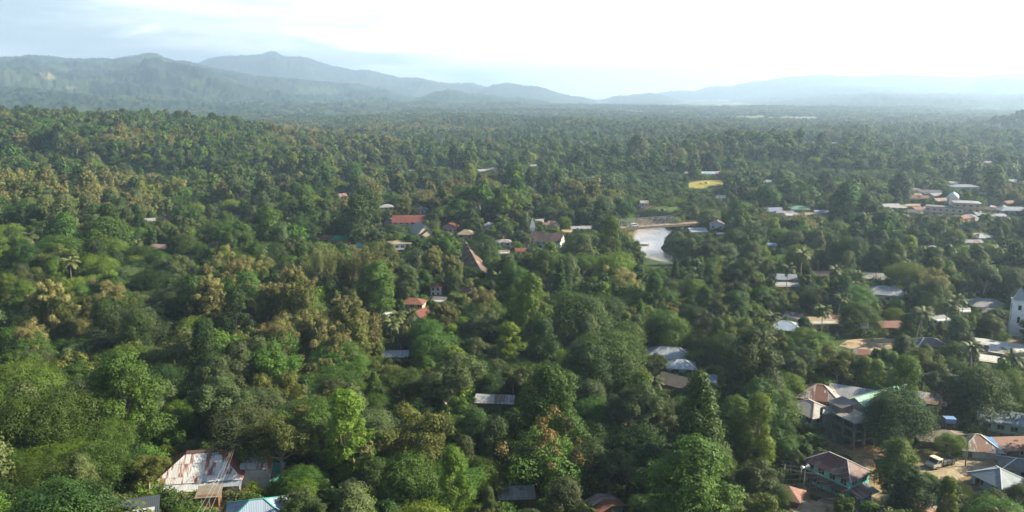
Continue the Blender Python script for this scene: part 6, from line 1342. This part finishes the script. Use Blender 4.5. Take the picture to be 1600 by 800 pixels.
def scatter(name, pts, rz, scl, idx, protos, label, cat_):
    """ONE object of uncountable things: points that carry copies of a few meshes"""
    col = bpy.data.collections.new(name + '_kinds')
    for i, me_list in enumerate(protos):
        o = bpy.data.objects.new(f'{name}_kind_{i:03d}', me_list); col.objects.link(o)
    me = bpy.data.meshes.new(name); me.vertices.add(len(pts)); me.vertices.foreach_set('co', np.asarray(pts, 'f').ravel())
    for nm, ty, dat in (('rz', 'FLOAT', rz), ('idx', 'INT', idx)): me.attributes.new(nm, ty, 'POINT').data.foreach_set('value', np.asarray(dat, 'f' if ty == 'FLOAT' else 'i'))
    me.attributes.new('scl', 'FLOAT_VECTOR', 'POINT').data.foreach_set('vector', np.asarray(scl, 'f').ravel())
    o = bpy.data.objects.new(name, me); COL.objects.link(o); tag(o, label, cat_, kind='stuff')
    ng = bpy.data.node_groups.new(name + '_nodes', 'GeometryNodeTree'); ng.interface.new_socket('Geometry', in_out='INPUT', socket_type='NodeSocketGeometry'); ng.interface.new_socket('Geometry', in_out='OUTPUT', socket_type='NodeSocketGeometry')
    N, L = ng.nodes, ng.links; gi = N.new('NodeGroupInput'); go = N.new('NodeGroupOutput'); ip = N.new('GeometryNodeInstanceOnPoints'); ci = N.new('GeometryNodeCollectionInfo')
    ci.inputs['Collection'].default_value = col; ci.inputs['Separate Children'].default_value = True; ci.inputs['Reset Children'].default_value = True
    def na(nm, ty):
        n = N.new('GeometryNodeInputNamedAttribute'); n.data_type = ty; n.inputs['Name'].default_value = nm; return [q for q in n.outputs if q.enabled][0]
    mp = N.new('GeometryNodeMeshToPoints'); L.new(gi.outputs[0], mp.inputs[0]); L.new(mp.outputs[0], ip.inputs['Points']); L.new(ci.outputs[0], ip.inputs['Instance']); ip.inputs['Pick Instance'].default_value = True
    L.new(na('idx', 'INT'), ip.inputs['Instance Index']); cb = N.new('ShaderNodeCombineXYZ'); L.new(na('rz', 'FLOAT'), cb.inputs[2]); L.new(cb.outputs[0], ip.inputs['Rotation']); L.new(na('scl', 'FLOAT_VECTOR'), ip.inputs['Scale']); L.new(ip.outputs[0], go.inputs[0])
    o.modifiers.new('scatter', 'NODES').node_group = ng; return o
def joined(meshes, name):
    """one mesh out of several with their materials and tints"""
    V, Fs, T, MI, mats, b = [], [], [], [], [], 0
    for me in meshes:
        if me is None: continue
        n = len(me.vertices); v = np.empty(n * 3, 'f'); me.vertices.foreach_get('co', v); V.append(v.reshape(-1, 3))
        li = np.empty(len(me.loops), 'i'); me.loops.foreach_get('vertex_index', li); lt = np.empty(len(me.polygons), 'i'); me.polygons.foreach_get('loop_total', lt)
        Fs.append((li + b, lt)); b += n; m = me.materials[0]
        if m not in mats: mats.append(m)
        MI.append(np.full(len(lt), mats.index(m), 'i')); t = np.full(len(lt), .5, 'f')
        if 'tint' in me.attributes: me.attributes['tint'].data.foreach_get('value', t)
        T.append(t)
    me = bpy.data.meshes.new(name); V = np.concatenate(V); li = np.concatenate([a for a, _ in Fs]); lt = np.concatenate([a for _, a in Fs])
    me.vertices.add(len(V)); me.vertices.foreach_set('co', V.ravel()); me.loops.add(len(li)); me.loops.foreach_set('vertex_index', li); me.polygons.add(len(lt)); me.polygons.foreach_set('loop_start', np.concatenate([[0], np.cumsum(lt)[:-1]]).astype('i'))
    me.polygons.foreach_set('material_index', np.concatenate(MI)); me.attributes.new('tint', 'FLOAT', 'FACE').data.foreach_set('value', np.concatenate(T))
    for m in mats: me.materials.append(m)
    me.update(calc_edges=True); return me

def build_forest():
    build_pmap(); place_trees(); visible_share()
    cap = {'broadleaf_tree': 300, 'flowering_tree': 200, 'palm_tree': 70}; solo, rest = [], []
    by = {}
    for t in TREES: by.setdefault(t['name'], []).append(t)
    for n, v in by.items():
        v.sort(key=lambda t: -t['vis']); c = cap.get(n, 60); k = [t for t in v if t['vis'] >= 10][:c]; solo += k; ks = set(map(id, k)); rest += [t for t in v if id(t) not in ks]
    label_trees(solo)
    for t in solo:
        key = t['key']; d = math.hypot(t['x'], t['y'])
        if d > 330 and (key[0], key[1], 1) in PROTO: key = (key[0], key[1], 1)
        P = PROTO[key]; o = thing(t['name'], t['label'], {'palm_tree': 'palm tree', 'banana_plant': 'banana plant', 'bamboo_clump': 'bamboo'}.get(t['name'], 'tree'), (t['x'], t['y'], t['z'] - .1), t['rz'], GROUP.get(t['name']))
        o.scale = (t['s'] * t['sx'], t['s'] * t['sx'], t['s'])
        for nm, me in (('stem' if t['name'] == 'banana_plant' else 'culms' if t['name'] == 'bamboo_clump' else 'trunk', P.trunk), ('crown', P.crown), ('blossom', P.blossom)):
            if me is None: continue
            c = bpy.data.objects.new(nm, me); COL.objects.link(c); c.parent = o
    # the wood behind and between them, which nobody could count
    low = {}
    for form in FORMS:
        for fol in set(k[1] for k in PROTO if k[0] == form): pass
    keys = sorted(set((k[0], k[1]) for k in PROTO if name_of(k) in ('broadleaf_tree', 'flowering_tree')), key=str); meshes = []; where = {}
    s = 900
    for lod in (1, 2):
        for kf in keys:
            if lod == 1: P = PROTO[kf[0], kf[1], 1]
            else:
                s += 1; P = broadleaf(kf[0], s, kf[1], 1900, 1.3) if not kf[0].startswith('flower') else blossom_tree(kf[0].split('_')[1], s, kf[1], kf[0].split('_')[2], 1500, 1.25, .5)
            where[kf, lod] = len(meshes); meshes.append(joined([P.trunk, P.crown, P.blossom], 'forest_tree'))
    for i in range(3): where[('palm', i), 1] = where[('palm', i), 2] = len(meshes); meshes.append(joined([PROTO['palm', i, 0].trunk, PROTO['palm', i, 0].crown], 'forest_palm'))
    oth = {}
    for k in PROTO:
        if k[0] in ('bamboo', 'conical', 'vine', 'pink', 'banana'): where[(k[0], k[1]), 1] = where[(k[0], k[1]), 2] = len(meshes); meshes.append(joined([PROTO[k].trunk, PROTO[k].crown, PROTO[k].blossom], 'forest_other'))
    pts, rz, sc, ix = [], [], [], []
    for t in rest:
        kk = ((t['key'][0], t['key'][1]), 1 if math.hypot(t['x'], t['y']) < 520 else 2)
        if kk not in where: continue
        pts.append((t['x'], t['y'], t['z'] - .1)); rz.append(t['rz']); sc.append((t['s'] * t['sx'], t['s'] * t['sx'], t['s'])); ix.append(where[kk])
    # groves out to the foot of the hills
    g = np.random.default_rng(9); gm = []
    for q in range(7):
        V, Q, T, C = [], [], [], []; cs, rs = [], []
        for i in range(16):
            hh = g.uniform(8, 16); w = g.uniform(3.2, 6.2); cx, cy2 = g.uniform(-19, 19, 2)
            for j in range(5): cs.append((cx + g.normal(0, w * .35), cy2 + g.normal(0, w * .35), hh - w * .55 + g.normal(0, 1.1))); rs.append(w * g.uniform(.5, .8))
        v, qd, tt = leaves(g, np.array(cs), np.array(rs), 2600, 3.0, inner=.25)
        gm.append(np_mesh('grove', v, qd, LEAF[('dark', 'mid', 'grey', 'mid', 'dark', 'olive', 'mid')[q]], tt))
    b0 = len(meshes); meshes += gm; r = 1690.0; farh = [h for h in HOUSES if h[1] > 1600]
    while r < 4500:
        stp = 30 if r < 3000 else 40; n = int(1.22 * r / stp)
        for i in range(n):
            a = -.61 + (i + g.random()) * 1.22 / n; rr = r + g.uniform(0, stp); x, y = rr * math.sin(a), rr * math.cos(a); k = g.uniform(.75, 1.15)
            if r > 2200 and float(vnoise(x, y, 190, 51)) * .7 + float(vnoise(x, y, 70, 52)) * .5 + g.normal(0, .1) < -.02: continue  # groves thinned so more of the haze-paled ground shows
            if any((x - h[0]) ** 2 + (y - h[1]) ** 2 < 26 ** 2 for h in farh): continue
            pts.append((x, y, 0.0)); rz.append(g.random() * 6.28); sc.append((k * stp / 30, k * stp / 30, k)); ix.append(b0 + int(g.integers(7)))
        r += stp
    pa = np.array(pts); q = pa[:, 2] == 0; pa[q, 2] = terrain(pa[q, 0], pa[q, 1]) - 1.5; pts = pa
    print('forest', len(solo), 'single,', len(pts), 'in the mass')
    scatter('forest', pts, rz, sc, ix, meshes, 'dense green forest covering the valley floor and slopes', 'forest')
    # undergrowth: bushes, grass tufts and creepers below and between the trees
    um = []
    for q, fol in enumerate(('mid', 'dark', 'bright', 'grey', 'olive', 'mid')):
        cs = g.normal(0, 1, (6, 3)) * (.9, .9, .25) + (0, 0, .7); v, qd, tt = leaves(g, cs, g.uniform(.5, 1.0, 6), 620, .34, long=1.8 if q % 2 else 3.4, spread=.7); um.append(np_mesh('bush', v, qd, LEAF[fol], tt))
    for q, fol in enumerate(('bright', 'olive')):
        n = 420; b = g.normal(0, .8, (n, 2)); d = g.normal(0, .3, (n, 2)); L0 = g.uniform(.5, 1.1, n); w = .05
        V = np.zeros((n, 4, 3)); V[:, 0, :2] = b; V[:, 1, :2] = b + (w, 0); V[:, 2, :2] = b + d + (w * .3, 0); V[:, 3, :2] = b + d; V[:, 2, 2] = V[:, 3, 2] = L0; V[:, :2, 2] = -.1
        um.append(np_mesh('grass_tuft', V.reshape(-1, 3), np.arange(4 * n).reshape(n, 4), LEAF[fol], g.random(n)))
    pts, rz, sc, ix = [], [], [], []
    for (r0, r1, stp) in ((50, 210, 2.1), (210, 420, 3.4), (420, 760, 5.5)):
        r = r0
        while r < r1:
            n = int(1.24 * r / stp); A = -.62 + (np.arange(n) + g.random(n)) * 1.24 / n; rr = r + g.random(n) * stp; X, Y = rr * np.sin(A), rr * np.cos(A); rv = river_dist(X, Y); Z = terrain(X, Y)
            for x, y, z, q in zip(X, Y, Z, rv):
                k = float(g.uniform(.5, 1.35)) * (1 if r < 210 else 1.35 if r < 420 else 2.0)
                if z < RIVER_Z + .5: continue
                if near_any(x, y, .9 * k): continue
                if blocks(x, y, z, 2.2 * k, 1.6 * k, 1.0): 
                    if k > .7: k *= .5
                    if blocks(x, y, z, 2.2 * k, 1.4 * k, .8): continue
                pts.append((x, y, z - .1)); rz.append(g.random() * 6.28); sc.append((k, k, k)); ix.append(int(g.choice(8, p=[.17, .14, .14, .12, .12, .15, .09, .07])))
            r += stp
    print('undergrowth', len(pts)); scatter('undergrowth', pts, rz, sc, ix, um, 'low bushes and grass growing below and between the trees', 'undergrowth')

# ------------------------------------------------------------------ build everything, large things first
import time as _t
_t0 = _t.time()
build_river(); build_hills(); build_foothills(); build_haze()
build_roads(); build_village(); build_objects(); build_ground(); print('set', _t.time() - _t0)
build_protos(); print('protos', _t.time() - _t0)
build_forest(); print('forest', _t.time() - _t0)
